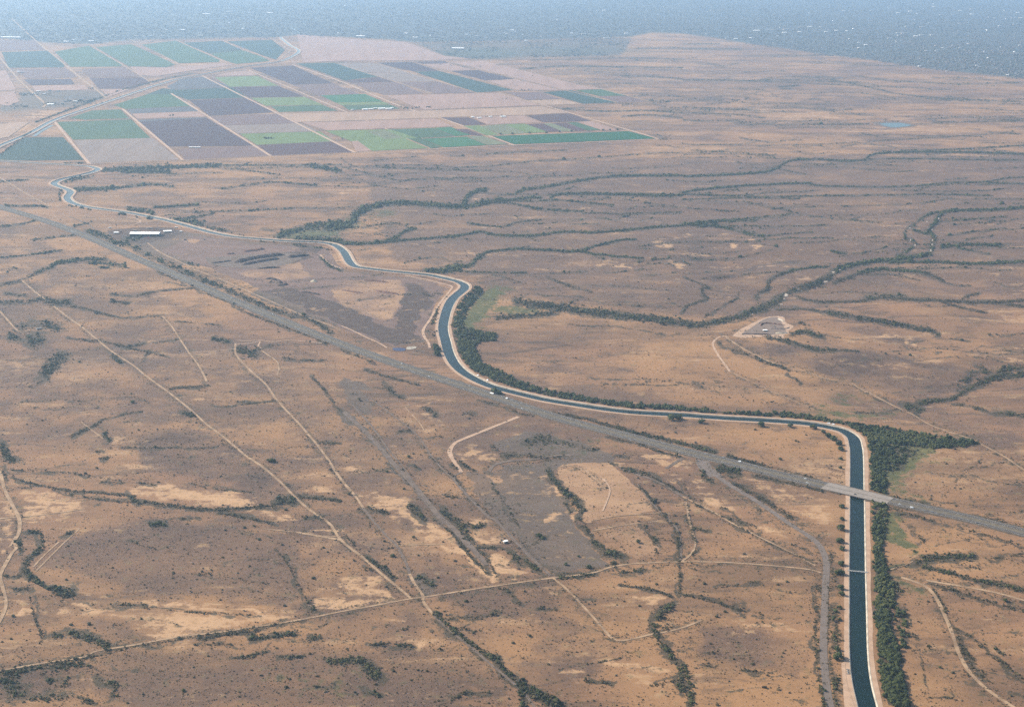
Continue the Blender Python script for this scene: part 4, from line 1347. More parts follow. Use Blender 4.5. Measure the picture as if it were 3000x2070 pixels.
# ---- side roads and dirt tracks (key = width in metres / material)
TM = dict(o=M_OLDASPH, t=M_TRACK, g=M_TRACK_GREY, w=M_BANK, f=M_TRACK)
for i, (k, p) in enumerate(TRACKS):
    wd, m = k.split('/'); x, y, z = ground(p[:, 0], p[:, 1])
    stp = 8.0 if p[:, 1].min() > 700 else 40.0
    ln = crom(np.stack([x, y], 1), stp) if len(p) > 2 else crom(np.vstack([np.c_[x, y][:1], np.c_[x, y].mean(0)[None], np.c_[x, y][1:]]), stp)
    s_ = float(np.mean(p[:, 1])) + 200
    drape('road' if m == 'o' else 'dirt_track', ln, float(wd), TM[m], .30 + .02 * (i % 20) + (.6 if s_ < 700 else 0), jit=.5 if m != 'o' else .12)

# ------------------------------------------------------------------ crop fields
FCOL = dict(tp=(.43, .265, .195), tg=(.30, .22, .175), db=(.110, .055, .050), dp=(.088, .048, .050), mv=(.215, .130, .108), tl=(.036, .074, .052),
            gr=(.066, .128, .050), bg=(.045, .165, .056), yg=(.170, .235, .070), pg=(.20, .21, .105), dg=(.012, .110, .034), pe=(.47, .305, .200), gy=(.125, .115, .115))
FM = {}
for k, c in FCOL.items():
    m, nt, b = mat('crop_' + k); B = NB(nt)
    n1 = B.noise(70, 4, .65, stretch=(1, .12, -.39)); n2 = B.noise(14, 3, .6, stretch=(1, .06, -.39))
    col = B.mix(B.ramp(n1, .35, .68), tuple(v * 1.08 for v in c), tuple(v * .88 for v in c))
    col = B.mix(B.math('MULTIPLY', B.ramp(n2, .45, .6), .35), col, tuple(v * .8 + .012 for v in c))
    col = B.mix(B.math('MULTIPLY', B.ramp(B.noise(260, 3, .6), .54, .72), .35), col, tuple(v * .75 + .05 * q for v, q in zip(c, (1.2, .8, .55))))
    B.l(col, b.inputs['Base Color']); FM[k] = m
FIELDS = parse("""
A1 tl -150,1150 170,932 428,930 570,1085 0,1090
A1 tg 500,952 1035,935 1215,1082 610,1106
A1 gr 385,828 890,810 1020,935 495,948
A1 gr 470,800 620,750 815,742 875,803 580,812
A1 mv 1200,1012 1745,987 1825,1056 1250,1082
A1 dp 945,826 1395,796 1700,980 1740,985 1640,990 1140,992
A1 gy 930,815 1080,805 1390,795 1400,800 945,827
A1 tp 895,772 1345,756 1390,790 930,805
A1 gy 855,742 1295,722 1345,754 893,770
A1 gr 770,712 1000,640 1160,638 1290,720 850,740
A1 tl 930,665 1100,600 1200,610 1280,680 1170,640 1000,640
A1 db 1745,985 2265,960 2335,1002 2395,1034 1840,1056
A1 yg 1625,908 2170,892 2265,958 1740,983
A1 tg 1510,852 2035,836 2165,890 1615,906
A1 mv 1425,790 1880,772 2030,834 1508,850
A1 dp 1280,680 1680,665 1870,762 1420,787
A1 tl 1170,610 1590,592 1675,662 1275,677
A1 gy 1130,590 1220,540 1370,520 1580,590 1165,608
A1 yg 1455,525 1740,515 1885,582 1560,590
A1 dp 1565,592 1890,585 2060,655 1690,660
A1 yg 1700,665 2065,658 2190,712 1800,718
A1 gr 1835,722 2190,714 2290,752 1890,760
A1 dp 1690,460 1990,447 2255,565 1985,575
A1 mv 1985,577 2260,567 2313,590 2480,655 2160,652
A1 tp 1455,515 1560,490 1690,480 1745,513
A2 bg -140,648 160,638 285,690 -40,696
A2 yg -35,698 290,692 330,710 0,714
A2 gr 5,716 335,712 400,738 50,746
A1 gr 2005,432 2320,425 2560,520 2340,545
A2 tl -300,432 0,428 245,518 15,545
A2 db 20,548 270,522 350,555 60,562
A2 mv 65,565 375,558 560,635 285,645
A2 tg -30,428 225,430 480,500 155,490
A2 tg 165,495 485,502 640,552 380,556
A2 mv 385,560 650,554 905,630 625,635
A2 dp 245,428 475,421 655,480 490,486
A2 tl 495,488 660,482 1160,612 920,628
A2 db 495,419 700,414 725,430 545,435
A2 tp 550,438 730,430 885,474 740,482
A2 dp 745,484 920,476 1170,536 972,546
A2 tp 980,548 1180,538 1490,612 1190,612
A2 tp 745,422 965,414 1580,568 1770,606 1510,610
A2 mv 1120,628 1345,624 1480,672 1250,678
A2 pe 1262,682 1485,674 1635,705 1375,714
A2 tl 1365,626 1560,613 1860,695 1640,704
A2 gr 1582,613 1780,606 1930,650 1745,652
A2 mv 1745,654 1930,652 2075,690 1880,695
A2 tp 300,650 1065,630 1360,714 560,745
A2 pe -420,772 500,752 660,800 -300,830
A2 pe 520,752 1000,737 1360,722 1535,767 1250,781 870,790 680,797
A2 tp -270,832 640,806 760,858 -100,885
A2 db 675,800 860,796 985,845 830,850
A2 tp 870,793 1240,785 1360,832 990,845
A2 db 1255,785 1550,771 1690,820 1370,830
A2 yg 825,855 935,850 1068,915 985,920
A2 pg 940,856 1100,842 1262,904 1082,914
A2 yg 1102,843 1242,840 1400,896 1264,904
A2 db 1252,843 1362,838 1490,890 1402,895
A2 pg 1366,838 1425,836 1585,890 1495,892
A2 db 1430,838 1520,833 1660,884 1590,889
A2 gr 1528,832 1592,829 1758,882 1665,886
A2 tp 1600,828 1695,822 1885,885 1764,884
A2 dg 1022,924 1500,907 1945,891 2130,940 1175,979
A2 yg -110,888 330,878 520,935 220,1020 70,960
A2 pg 170,892 300,884 420,935 300,945
A2 gr 335,878 620,868 760,925 520,938
A2 bg 625,868 740,862 890,915 770,924
A2 db 762,880 850,876 960,920 885,918
A2 yg 80,962 430,940 590,1006 210,1024
A2 tp 70,960 110,955 205,1024 100,1030
A2 gr 450,938 545,940 680,1000 610,1006
A2 bg 550,942 850,928 985,985 690,1000
A2 pg 860,926 960,922 1120,978 990,985
A1 mv 0,275 235,272 305,340 0,348
A1 tl 10,355 320,345 435,440 430,458 60,460
A1 gr 370,352 600,312 825,440 815,452 480,455
A1 gr 650,322 890,302 1140,415 1185,440 1130,456 870,450
A1 gr 960,305 1190,278 1490,410 1480,422 1215,430
A1 tl 1240,292 1500,278 1640,340 1420,365
A1 gr 1425,367 1640,342 1770,384 1830,415 1600,435 1520,410
A1 tl 1540,282 1840,272 1930,340 1870,405 1780,378
A1 mv 110,472 445,462 520,525 180,535
A1 dp 160,540 480,537 505,572 210,580
A1 tp 215,585 575,577 600,610 240,620
A1 mv 545,472 845,460 935,520 605,526
A1 db 605,530 965,526 1015,560 900,600 670,602
A1 tp 680,608 880,605 740,660
A1 tp -60,485 40,480 110,610 -20,620
A1 tp -60,640 100,620 130,690 60,720 -60,700
A1 pe -60,850 120,830 200,830 60,930 -60,950
A1 tp 880,455 1130,460 1500,430 1580,440 1300,480 1050,520 940,510
A2 tp -300,235 200,275 430,285 700,380 880,400 560,412 0,415 -260,425
""")
order = 0
for k, p in FIELDS:
    x, y = plane(p[:, 0], p[:, 1]); order += 1
    me = bpy.data.meshes.new('crop_field'); z = .45 + .012 * order
    me.from_pydata([(float(a), float(b), z) for a, b in zip(x, y)], [], [list(range(len(p)))]); me.materials.append(FM[k])
    if me.polygons[0].normal.z < 0: me.flip_normals()
    tag(link('crop_field', me), kind='structure')
# ponds
def sheet(name, r, pts, material, z):
    p = crom(np.vstack([reg(r, pts), reg(r, pts)[:1]]), 3.0)[:-1]; x, y = plane(p[:, 0], p[:, 1])
    me = bpy.data.meshes.new(name); me.from_pydata([(float(a), float(b), z) for a, b in zip(x, y)], [], [list(range(len(p)))]); me.materials.append(material)
    if me.polygons[0].normal.z < 0: me.flip_normals()
    return tag(link(name, me), kind='structure')
# ------------------------------------------------------------------ vegetation
def ico(sub):
    t = (1 + 5 ** .5) / 2
    V = [(-1, t, 0), (1, t, 0), (-1, -t, 0), (1, -t, 0), (0, -1, t), (0, 1, t), (0, -1, -t), (0, 1, -t), (t, 0, -1), (t, 0, 1), (-t, 0, -1), (-t, 0, 1)]
    Fc = [(0, 11, 5), (0, 5, 1), (0, 1, 7), (0, 7, 10), (0, 10, 11), (1, 5, 9), (5, 11, 4), (11, 10, 2), (10, 7, 6), (7, 1, 8),
          (3, 9, 4), (3, 4, 2), (3, 2, 6), (3, 6, 8), (3, 8, 9), (4, 9, 5), (2, 4, 11), (6, 2, 10), (8, 6, 7), (9, 8, 1)]
    V = [np.array(v) / np.linalg.norm(v) for v in V]
    for _ in range(sub):
        c = {}; G = []
        def mid(a, b):
            k = (min(a, b), max(a, b))
            if k not in c: V.append((V[a] + V[b]) / np.linalg.norm(V[a] + V[b])); c[k] = len(V) - 1
            return c[k]
        for a, b, d in Fc:
            x, y, z = mid(a, b), mid(b, d), mid(d, a); G += [(a, x, z), (b, y, x), (d, z, y), (x, y, z)]
        Fc = G
    return np.array(V), np.array(Fc)
IV, IF = ico(0)
OV = np.array([(1, 0, 0), (0, 1, 0), (-1, 0, 0), (0, -1, 0), (0, 0, 1.)]); OF = np.array([(0, 1, 4), (1, 2, 4), (2, 3, 4), (3, 0, 4)])
def scatter(name, x, y, z, r, hr, material, base=(IV, IF), jit=.35, lift=.55, tint=None):
    """one merged mesh of rough clumps: radius r, height ratio hr"""
    BV, BF = base; n = len(x); k = len(BV)
    a = RNG.random(n) * 6.283; c, s_ = np.cos(a), np.sin(a)
    sx = r * RNG.uniform(.8, 1.3, n); sy = r * RNG.uniform(.8, 1.3, n); sz = r * hr * RNG.uniform(.8, 1.25, n)
    J = 1 + jit * (RNG.random((n, k)) * 2 - 1)
    vx = BV[None, :, 0] * J * sx[:, None]; vy = BV[None, :, 1] * J * sy[:, None]; vz = BV[None, :, 2] * J * sz[:, None]
    V = np.stack([x[:, None] + vx * c[:, None] - vy * s_[:, None], y[:, None] + vx * s_[:, None] + vy * c[:, None], z[:, None] + vz + (sz * lift)[:, None]], -1)
    Fc = (BF[None] + (np.arange(n) * k)[:, None, None]).reshape(-1, 3)
    t = np.clip(vnoise(x, y, 55, 2.7) * .9 + RNG.normal(0, .22, n), 0, 1) if tint is None else tint
    T = np.clip(t[:, None] + RNG.normal(0, .18, (n, k)), 0, 1)
    return link(name, npmesh(name, V.reshape(-1, 3), Fc, material, dict(tint=T.ravel())))
def depth_at(px, py): return H * F / (.9596 * np.maximum(py - yh(px), 60))
def look(arr, ch, px, py):
    """cover value of the ground at photo pixels"""
    i = np.clip(np.searchsorted(gs, py - yh(px)), 0, len(gs) - 1); j = np.clip(np.searchsorted(gx, px), 0, len(gx) - 1)
    return arr[i, j, ch]

# sample the washes
TX, TY, TR, TT = [], [], [], []
for ln, wd, de in WLINES:
    L = np.r_[0, np.cumsum(np.linalg.norm(np.diff(ln, axis=0), axis=1))]; mx = ln.mean(0); dp = depth_at(mx[0], mx[1])
    big = 1.0 if wd > 9 else .0
    dia = (2.3 + 2.4 * min(1, wd / 12)) * (.68 if dp < 3300 else .9 if dp < 5000 else 1.1)
    tp = dia * F / dp
    n = int(de * L[-1] * max(wd, tp * .8) / (tp * tp * .40)) + 3
    u = RNG.random(n) * L[-1]
    px = np.interp(u, L, ln[:, 0]); py = np.interp(u, L, ln[:, 1]); nn = normals(ln)
    nx = np.interp(u, L, nn[:, 0]); ny = np.interp(u, L, nn[:, 1]); o = RNG.normal(0, .30, n) * wd
    # patchy: skip stretches by noise so gaps show
    g_ = vnoise(px, py, max(14., wd * 1.2), de * 3.3); keep = g_ + RNG.random(n) * .5 - .25 > (.10 if de >= 1 else .32 + .25 * (1 - de))
    TX.append((px + nx * o)[keep]); TY.append((py + ny * o)[keep]); k = keep.sum(); TR.append(dia * .5 * RNG.lognormal(0, .45, k)); TT.append(np.full(k, wd))
wx, wy, wr, wt = map(np.concatenate, (TX, TY, TR, TT))
BARS = [(700, 842, 26, 22), (668, 905, 22, 8), (688, 868, 14, 8), (785, 797, 26, 7), (820, 790, 14, 5), (968, 752, 34, 8), (1022, 688, 22, 10), (1065, 672, 16, 8), (1692, 472, 8, 16), (1690, 500, 8, 16), (1682, 540, 8, 20), (1540, 390, 14, 6), (1545, 470, 8, 18), (1575, 505, 10, 14), (1735, 325, 10, 14), (475, 972, 16, 5), (1640, 585, 16, 6), (1690, 400, 9, 10), (1655, 345, 14, 6)]
m = np.ones(len(wx), bool)
for a, b, c, d in BARS:
    q = reg('B3', [a, b + 4])[0]; m &= ((wx - q[0]) / (c * K * .62 + 2)) ** 2 + ((wy - q[1]) / (d * K * .7 + 3)) ** 2 > 1
wx, wy, wr, wt = wx[m], wy[m], wr[m], wt[m]
dc = lambda x, y: np.minimum(dist_line(x, y, _c1) - 23, dist_line(x, y, _c2) - 23)
X, Y, Z = ground(wx, wy); ok = dc(X, Y) > -1
X, Y, Z, wr, wt, wpx, wpy = X[ok], Y[ok], Z[ok], wr[ok], wt[ok], wx[ok], wy[ok]
# belts beside the canal: dense trees
BX, BY, BD = [], [], []
for k, p in THICK:
    de = float(k); x0, y0 = p.min(0); x1, y1 = p.max(0)
    A = .5 * abs(np.dot(p[:, 0], np.roll(p[:, 1], 1)) - np.dot(p[:, 1], np.roll(p[:, 0], 1)))
    dp = depth_at(*p.mean(0)); tp = 8.0 * F / dp; n = int(A / (tp * tp * .30) * de * (x1 - x0) * (y1 - y0) / A)
    px = RNG.uniform(x0, x1, n); py = RNG.uniform(y0, y1, n); m = inside(px, py, p); BX.append(px[m]); BY.append(py[m]); BD.append(np.full(m.sum(), de))
bx_, by_, bd_ = map(np.concatenate, (BX, BY, BD))
bX, bY, bZ = ground(bx_, by_); d_ = dist_line(bX, bY, W_CANAL); dr = dist_line(bX, bY, W_ROAD); ok = (d_ > 27.0) & (dr > 24)
bX, bY, bZ, bx_, by_ = bX[ok], bY[ok], bZ[ok], bx_[ok], by_[ok]
bR = RNG.uniform(2.6, 4.6, len(bX)) * np.where(RNG.random(len(bX)) < .25, 1.25, 1)
ordr = np.argsort(-by_); NB_IND = 230
ind, rest = ordr[:NB_IND], ordr[NB_IND:]
# trees of the belt farther on read as one wood
def clump(x, y, z, r, m):
    X_ = np.repeat(x, m) + RNG.normal(0, .45, len(x) * m) * np.repeat(r, m); Y_ = np.repeat(y, m) + RNG.normal(0, .45, len(x) * m) * np.repeat(r, m)
    return X_, Y_, np.repeat(z, m) + np.abs(RNG.normal(.25, .3, len(x) * m)) * np.repeat(r, m), np.repeat(r, m) * RNG.uniform(.32, .66, len(x) * m)
x, y, z, r = clump(bX[rest], bY[rest], bZ[rest], bR[rest], 8)
tag(scatter('woodland', x, y, z, r, .85, M_TREE), 'dark green belt of trees crowded along the outer bank of the canal', 'woodland', kind='stuff')
nearw = wpy > 800
m1 = nearw; x, y, z, r = clump(X[m1], Y[m1], Z[m1], wr[m1], 3); tt = np.repeat(wt[m1], 3)
tb = (tt > 10) & (RNG.random(len(tt)) < .38)
tag(scatter('wash_brush', np.r_[x[~tb]], y[~tb], z[~tb], r[~tb] * .9, .6, M_WASH), 'grey green brush lining the dry washes and track sides', 'brush', kind='stuff')
tag(scatter('wash_woodland', x[tb], y[tb], z[tb], r[tb], .8, M_TREE), 'darker mesquite thickets filling the broader dry washes', 'woodland', kind='stuff')
m2 = ~nearw
tag(scatter('far_brush', X[m2], Y[m2], Z[m2], wr[m2], .8, M_TREE), 'thin dark lines of trees along distant washes', 'woodland', kind='stuff')
# low desert scrub everywhere between
N = 220000
py = yh(1500) + 480 + (2420 - 480) * RNG.random(N) ** .95; px = RNG.uniform(-180, 3180, N)
dens = .50 + .5 * look(tone, 1, px, py) + .25 * look(cover, 0, px, py) - .85 * look(cover, 1, px, py) - .35 * look(cover, 2, px, py)
X2, Y2 = plane(px, py); dens *= .35 + 1.3 * vnoise(X2, Y2, 75, 1.3) * vnoise(X2, Y2, 23, 6.3) * 2
k = RNG.random(N) < dens; px, py = px[k], py[k]
X2, Y2, Z2 = ground(px, py); k = (dc(X2, Y2) > 0) & (Y2 < 5950); X2, Y2, Z2 = X2[k], Y2[k], Z2[k]
rr = RNG.lognormal(-.22, .5, len(X2)) * np.clip(.8 + Y2 / 9000, .8, 1.6) * .58
tag(scatter('desert_scrub', X2, Y2, Z2, rr, .75, M_SCRUB, jit=.35, lift=.35), 'low dry bushes dotted over the tan desert', 'scrub', kind='stuff')

# ---- individual trees
def make_crown(seed, spread=1.0, nb=9):
    rg = np.random.default_rng(seed); V1, F1 = ico(1); Vs, Fs, n = [], [], 0; T = []
    for i in range(nb):
        a = rg.random() * 6.283; d = .62 * math.sqrt(rg.random()) * spread if i else 0; r = rg.uniform(.34, .52)
        c = np.array([d * math.cos(a), d * math.sin(a), rg.uniform(.55, 1.15) - .35 * d])
        v = V1 * (r * (1 + .30 * (rg.random((len(V1), 1)) * 2 - 1))) * np.array([1, 1, .72]) + c
        Vs.append(v); Fs.append(F1 + n); n += len(v); T.append(np.clip(rg.uniform(.1, .8) + rg.normal(0, .15, len(v)), 0, 1))
    for i in range(150):                                   # loose leaf sprays
        a = rg.random() * 6.283; d = math.sqrt(rg.random()) * spread; c = np.array([d * math.cos(a), d * math.sin(a), rg.uniform(.3, 1.45) - .4 * d * d])
        v = c + rg.normal(0, .085, (3, 3)); Vs.append(v); Fs.append(np.array([[0, 1, 2]]) + n); n += 3; T.append(np.full(3, rg.random()))
    return npmesh('crown', np.vstack(Vs), np.vstack(Fs), M_TREE, dict(tint=np.concatenate(T)))
def make_trunk(seed):
    rg = np.random.default_rng(seed); b = MB(); b.tube((0, 0, -.2), (.04, .02, .42), .085, .06)
    for i in range(4):
        a = rg.random() * 6.283; b.tube((.04, .02, .36), (.04 + .4 * math.cos(a), .02 + .4 * math.sin(a), rg.uniform(.8, 1.0)), .05, .018, 5)
    return b.mesh('trunk', M_BARK)
CROWNS = [make_crown(i, 1 + .1 * (i % 3)) for i in range(8)]; TRUNKS = [make_trunk(i) for i in range(3)]
def tree(x, y, z, r, label, group, name='tree', hs=1.0):
    if name == 'bank_tree': r *= 1.25
    o = thing(name, label, 'tree', (x, y, z), RNG.random() * 6.283, group); o.scale = (r, r, r * hs)
    i = int(RNG.integers(8)); link('trunk', TRUNKS[i % 3], o); link('crown', CROWNS[i], o)
    return o
by_br = 1445.0
for i in ind:
    yv = by_[i]
    if yv > 1690: lb, gp = 'dark bushy tree in the belt on the right canal bank below the footbridge', 'belt trees below the footbridge'
    elif yv > 1455: lb, gp = 'dark bushy tree in the right bank belt between footbridge and highway bridge', 'belt trees between the two bridges'
    else: lb, gp = 'dark bushy tree in the wooded corner above the highway bridge', 'trees above the highway bridge'
    tree(bX[i], bY[i], bZ[i], bR[i] * 1.15, lb, gp, 'belt_tree', RNG.uniform(.8, 1.1))
def at(r, x, y):
    p = reg(r, [x, y])[0]; q = ground(p[0:1], p[1:2]); return float(q[0][0]), float(q[1][0]), float(q[2][0])
def off_canal(x, y, dmin):
    for it in range(3):
        dd = np.hypot(W_CANAL[:, 0] - x, W_CANAL[:, 1] - y); i = dd.argmin()
        if dd[i] < dmin: v = np.array([x, y]) - W_CANAL[i]; v /= np.linalg.norm(v) + 1e-6; x, y = W_CANAL[i] + v * dmin
    return x, y
LB = [('D3', 1078, 38, 4.6, 'round dark tree on the left canal bank just below the highway bridge'),
 ('D3', 1080, 120, 3.6, 'thin tree on the left canal bank, second below the highway bridge'),
 ('D3', 1070, 190, 6.0, 'large spreading tree on the left canal bank, third below the highway bridge'),
 ('D3', 1066, 275, 5.6, 'spreading tree on the left canal bank with a smaller one touching it below'),
 ('D3', 1080, 322, 4.6, 'smaller tree touching the lower side of a spreading left bank tree'),
 ('D3', 1078, 428, 4.8, 'tree on the left canal bank just above the footbridge end'),
 ('D3', 1062, 492, 6.2, 'broad dark tree on the left canal bank just below the footbridge end'),
 ('D3', 1068, 590, 5.2, 'tree on the left canal bank, upper of a close pair below the footbridge'),
 ('D3', 1075, 632, 4.8, 'tree on the left canal bank, lower of a close pair below the footbridge'),
 ('D3', 1056, 1062, 6.6, 'lone large tree on the left canal bank above the turnout structure'),
 ('D3', 1050, 1000, 3.6, 'small tree right above the lone large tree on the left canal bank'),
 ('D3', 1062, 720, 3.4, 'small tree among low scrub on the left canal bank'),
 ('D3', 1060, 800, 3.0, 'smallest tree among low scrub on the left canal bank'),
 ('C3', 950, 620, 5.0, 'tree at the bend of the canal, first of the left bank row'),
 ('C3', 985, 645, 5.4, 'tree at the bend of the canal, second of the left bank row'),
 ('C3', 1025, 665, 6.0, 'big tree in the middle of the row inside the canal bend'),
 ('C3', 1058, 700, 5.2, 'tree near the lower end of the row inside the canal bend'),
 ('C3', 1072, 735, 5.4, 'lowest tree of the row inside the canal bend'),
 ('C3', 1070, 800, 3.2, 'small bush tree on the left bank between bend and highway bridge'),
 ('C3', 1068, 860, 3.0, 'lower small bush tree between bend and highway bridge'),
 ('C3', 530, 575, 7.0, 'round tree alone on the lower canal bank, west of the bend'),
 ('C3', 730, 580, 6.0, 'round tree on the lower canal bank, nearer the bend'),
 ('C3', 885, 590, 6.0, 'round tree on the lower bank at the start of the bend'),
 ('C3', 130, 552, 6.0, 'dark tree pair member standing on the straight lower canal bank'),
 ('C2', 2240, 530, 8.5, 'largest dark tree on the straight lower canal bank'),
 ('C2', 2290, 527, 7.0, 'dark tree beside the largest one on the straight canal bank'),
 ('C2', 1040, 350, 8.0, 'dark tree where the highway runs closest to the canal'),
 ('C2', 1065, 356, 6.0, 'smaller tree beside the tree between highway and canal'),
 ('C2', 648, 62, 9.0, 'tall dark tree on the left bank of the upper canal curve'),
 ('C2', 652, 92, 8.0, 'dark tree below the tall one on the upper canal curve'),
 ('C2', 630, 40, 7.0, 'dark tree on the inner side of the upper canal curve'),
 ('C3', 660, 800, 3.0, 'small shrub in the triangle between highway and canal')]
for r_, a, b, s_, lb in LB:
    x, y, z = at(r_, a, b); x, y = off_canal(x, y, 25.0); tree(x, y, float(height(x, y)), s_, lb, None, 'bank_tree', RNG.uniform(.85, 1.05))
LONE = [('C1', 900, 415, 7, 'dark round tree alone in open desert beside a pale track'), ('C1', 1845, 815, 8, 'wide dark tree between two pale tracks'), ('C1', 1820, 812, 6, 'smaller tree leaning against the wide one between two tracks'),
 ('C1', 1070, 1235, 6, 'bright green bushy tree above the brown brush flat'), ('C1', 1110, 1245, 5, 'green tree right of the bushy one above the brush flat'), ('C1', 1040, 1245, 4.5, 'low green tree left of the bushy one above the brush flat'),
 ('C1', 938, 602, 3.5, 'small dark bush on the square brown patch'), ('C1', 1052, 718, 4, 'dark bush in the middle of the brown patch'), ('C1', 655, 858, 3.5, 'lone dark bush on tan ground left of the brown patch'),
 ('D2', 350, 370, 4.5, 'small dark tree beside a grey track'), ('D2', 1340, 235, 6, 'dark shrub on the bare grey field'), ('D2', 1365, 248, 5, 'second dark shrub on the bare grey field'),
 ('D2', 1610, 370, 3.5, 'tiny dark bush on the grey field near its corner'), ('D2', 1675, 445, 6, 'rounded dark tree in the bottom corner of the grey field'), ('D2', 1525, 425, 4, 'greyish bush on the grey field'),
 ('C2', 1145, 1165, 3.5, 'bush at the end of a dark furrow on the grey field'), ('C2', 1020, 965, 3.5, 'dark bush by the bare square on the grey field'), ('C2', 455, 785, 5, 'green tree between old roadbed and thin track'),
 ('C2', 310, 885, 4.5, 'dark tree left of the old grey roadbed'), ('C2', 425, 1000, 3.5, 'small dark bush beside the old grey roadbed'), ('D2', 490, 240, 3.5, 'small bush on brown ground left of a sandy wedge'),
 ('D1', 1755, 255, 4, 'lone dark bush at the edge of the brush flat'), ('D1', 2190, 310, 3, 'small bush near a pale track at the brush flat'), ('D1', 1720, 165, 3.5, 'small bush above the brush flat'),
 ('D1', 1085, 140, 3, 'low bush under the green trees above the brush flat'), ('D1', 1240, 1280, 4, 'dark bush on the mottled ground at the bottom'), ('D2', 2010, 275, 5, 'dark bush on the pale mown square'),
 ('D3', 2190, 672, 4.5, 'dark bush alone on tan ground right of the canal'), ('D3', 1745, 1122, 3.5, 'reddish dark bush below the curving track'), ('D3', 1570, 335, 3.5, 'dark bush right of the belt below the highway'),
 ('C3', 1540, 95, 5, 'dark bush on the bare ridge'), ('C3', 1465, 85, 4, 'small dark bush on the bare ridge'), ('C3', 1375, 85, 4, 'first small dark bush along the bare ridge'), ('B3', 1890, 1150, 6, 'bushy green tree on the reddish ridge'),
 ('B1', 1300, 780, 5, 'dark bush on the lower edge of the highway'), ('B1', 1585, 903, 5, 'dark bush by the lower highway verge, farther down'), ('D1', 90, 775, 3.5, 'reddish bush on the pale ground by the sandy wash'),
 ('B1', 540, 1298, 4.5, 'lone dark bush below the thicket'), ('D2', 760, 862, 5, 'bright green bush beside the narrow track'), ('D3', 2120, 995, 3.5, 'dark bush on tan ground far right bottom')]
for r_, a, b, s_, lb in LONE:
    x, y, z = at(r_, a, b); tree(x, y, z, s_ * .85, lb, None, 'desert_tree', RNG.uniform(.75, .95))
# small shrubs one can pick out
SH = np.argsort(-wr * (wpy > 1150) * (wt < 9)); shm = [npmesh('desert_shrub', *(lambda q: (q[0] * (1 + .35 * (np.random.default_rng(i).random((len(q[0]), 1)) * 2 - 1)) * (1, 1, .75) + (0, 0, .5), q[1]))(ico(1)), M_WASH, dict(tint=np.random.default_rng(i + 50).random(42) * .5)) for i in range(5)]
px = RNG.uniform(0, 3000, 900); py = RNG.uniform(1250, 2060, 900); k = (look(cover, 1, px, py) < .3) & (look(cover, 0, px, py) < .3)
px, py = px[k], py[k]; X3, Y3, Z3 = ground(px, py); k = np.where((dc(X3, Y3) > 6) & (vnoise(X3, Y3, 120, 8.1) > .45))[0][:150]
for i in k:
    o = link('desert_shrub', shm[int(RNG.integers(5))]); r = float(RNG.lognormal(.55, .3)); o.location = (X3[i], Y3[i], Z3[i]); o.scale = (r, r, r * .9); o.rotation_euler = (0, 0, RNG.random() * 6.28)
    tag(o, 'small dark round shrub scattered on open tan ground', 'shrub', 'scattered desert shrubs')
# ------------------------------------------------------------------ highway bridge over the canal
i = int(dbr.argmin()); tdir = W_ROAD[i + 4] - W_ROAD[i - 4]; rang = math.atan2(tdir[1], tdir[0])
br = thing('highway_bridge', 'pale concrete highway bridge crossing the canal', 'bridge', (W_ROAD[i, 0], W_ROAD[i, 1], 0), rang)
b = MB(); b.box(-34, 34, -19.6, 19.6, BR_Z - .95, BR_Z + .22); b.build('deck', M_CONC2, br)
for s in (-1, 1):
    b = MB(); b.box(s * 34 - (0 if s > 0 else 30), s * 34 + (30 if s > 0 else 0), -19.0, 19.0, BR_Z - .6, BR_Z + .205); b.build('approach_slab', M_CONC2, br)
    b = MB(); y0 = s * 19.6
    b.prism([(y0 - .3, BR_Z + .22), (y0 + .15, BR_Z + .22), (y0 + .02, BR_Z + 1.15), (y0 - .2, BR_Z + 1.15)], -52, 52)
    b.build('parapet', M_CONC2, br)
    b = MB(); b.box(-34, 34, s * 14 - .6, s * 14 + .6, BR_Z - 2.0, BR_Z - .94); b.build('girder', M_CONC2, br)
    b = MB()
    for q in (-15, -5, 5, 15): b.tube((s * 8, q, -4), (s * 8, q, BR_Z - .96), .7, .7, 10)
    b.box(s * 8 - .9, s * 8 + .9, -18, 18, BR_Z - 1.9, BR_Z - .97); b.build('pier', M_CONC2, br)
b = MB(); b.box(-66, 66, -.35, .35, BR_Z + .2, BR_Z + .95, .12); b.build('median_barrier', M_CONC2, br)

# footbridge, turnout structure
p0, p1 = plane(2484, 1671), plane(2541, 1676.5)
fx, fy = (p0[0] + p1[0]) / 2, (p0[1] + p1[1]) / 2; L = math.hypot(p1[0] - p0[0], p1[1] - p0[1]) / 2 + 1
fb = thing('footbridge', 'narrow pale footbridge spanning the canal below the highway', 'footbridge', (fx, fy, .7), math.atan2(p1[1] - p0[1], p1[0] - p0[0]))
b = MB(); b.box(-L, L, -1.5, 1.5, 0, .35); b.build('deck', M_PALEROOF, fb)
for s in (-1, 1):
    b = MB(); b.box(-L, L, s * 1.42 - .04, s * 1.42 + .04, 1.2, 1.3); b.box(-L, L, s * 1.42 - .03, s * 1.42 + .03, .75, .81)
    for q in np.linspace(-L + .3, L - .3, 13): b.box(q - .05, q + .05, s * 1.42 - .05, s * 1.42 + .05, .35, 1.2)
    b.build('railing', M_METAL, fb)
b = MB(); b.tube((0, 0, -4), (0, 0, .02), .35, .35, 8); b.build('pier', M_CONC, fb)
tx, ty, tz = at('D3', 1128, 1150); tx, ty = off_canal(tx, ty, 13.6)
to = thing('canal_turnout', 'concrete gate structure set into the left canal bank near the bottom', 'gate structure', (tx, ty, 0), 1.45)
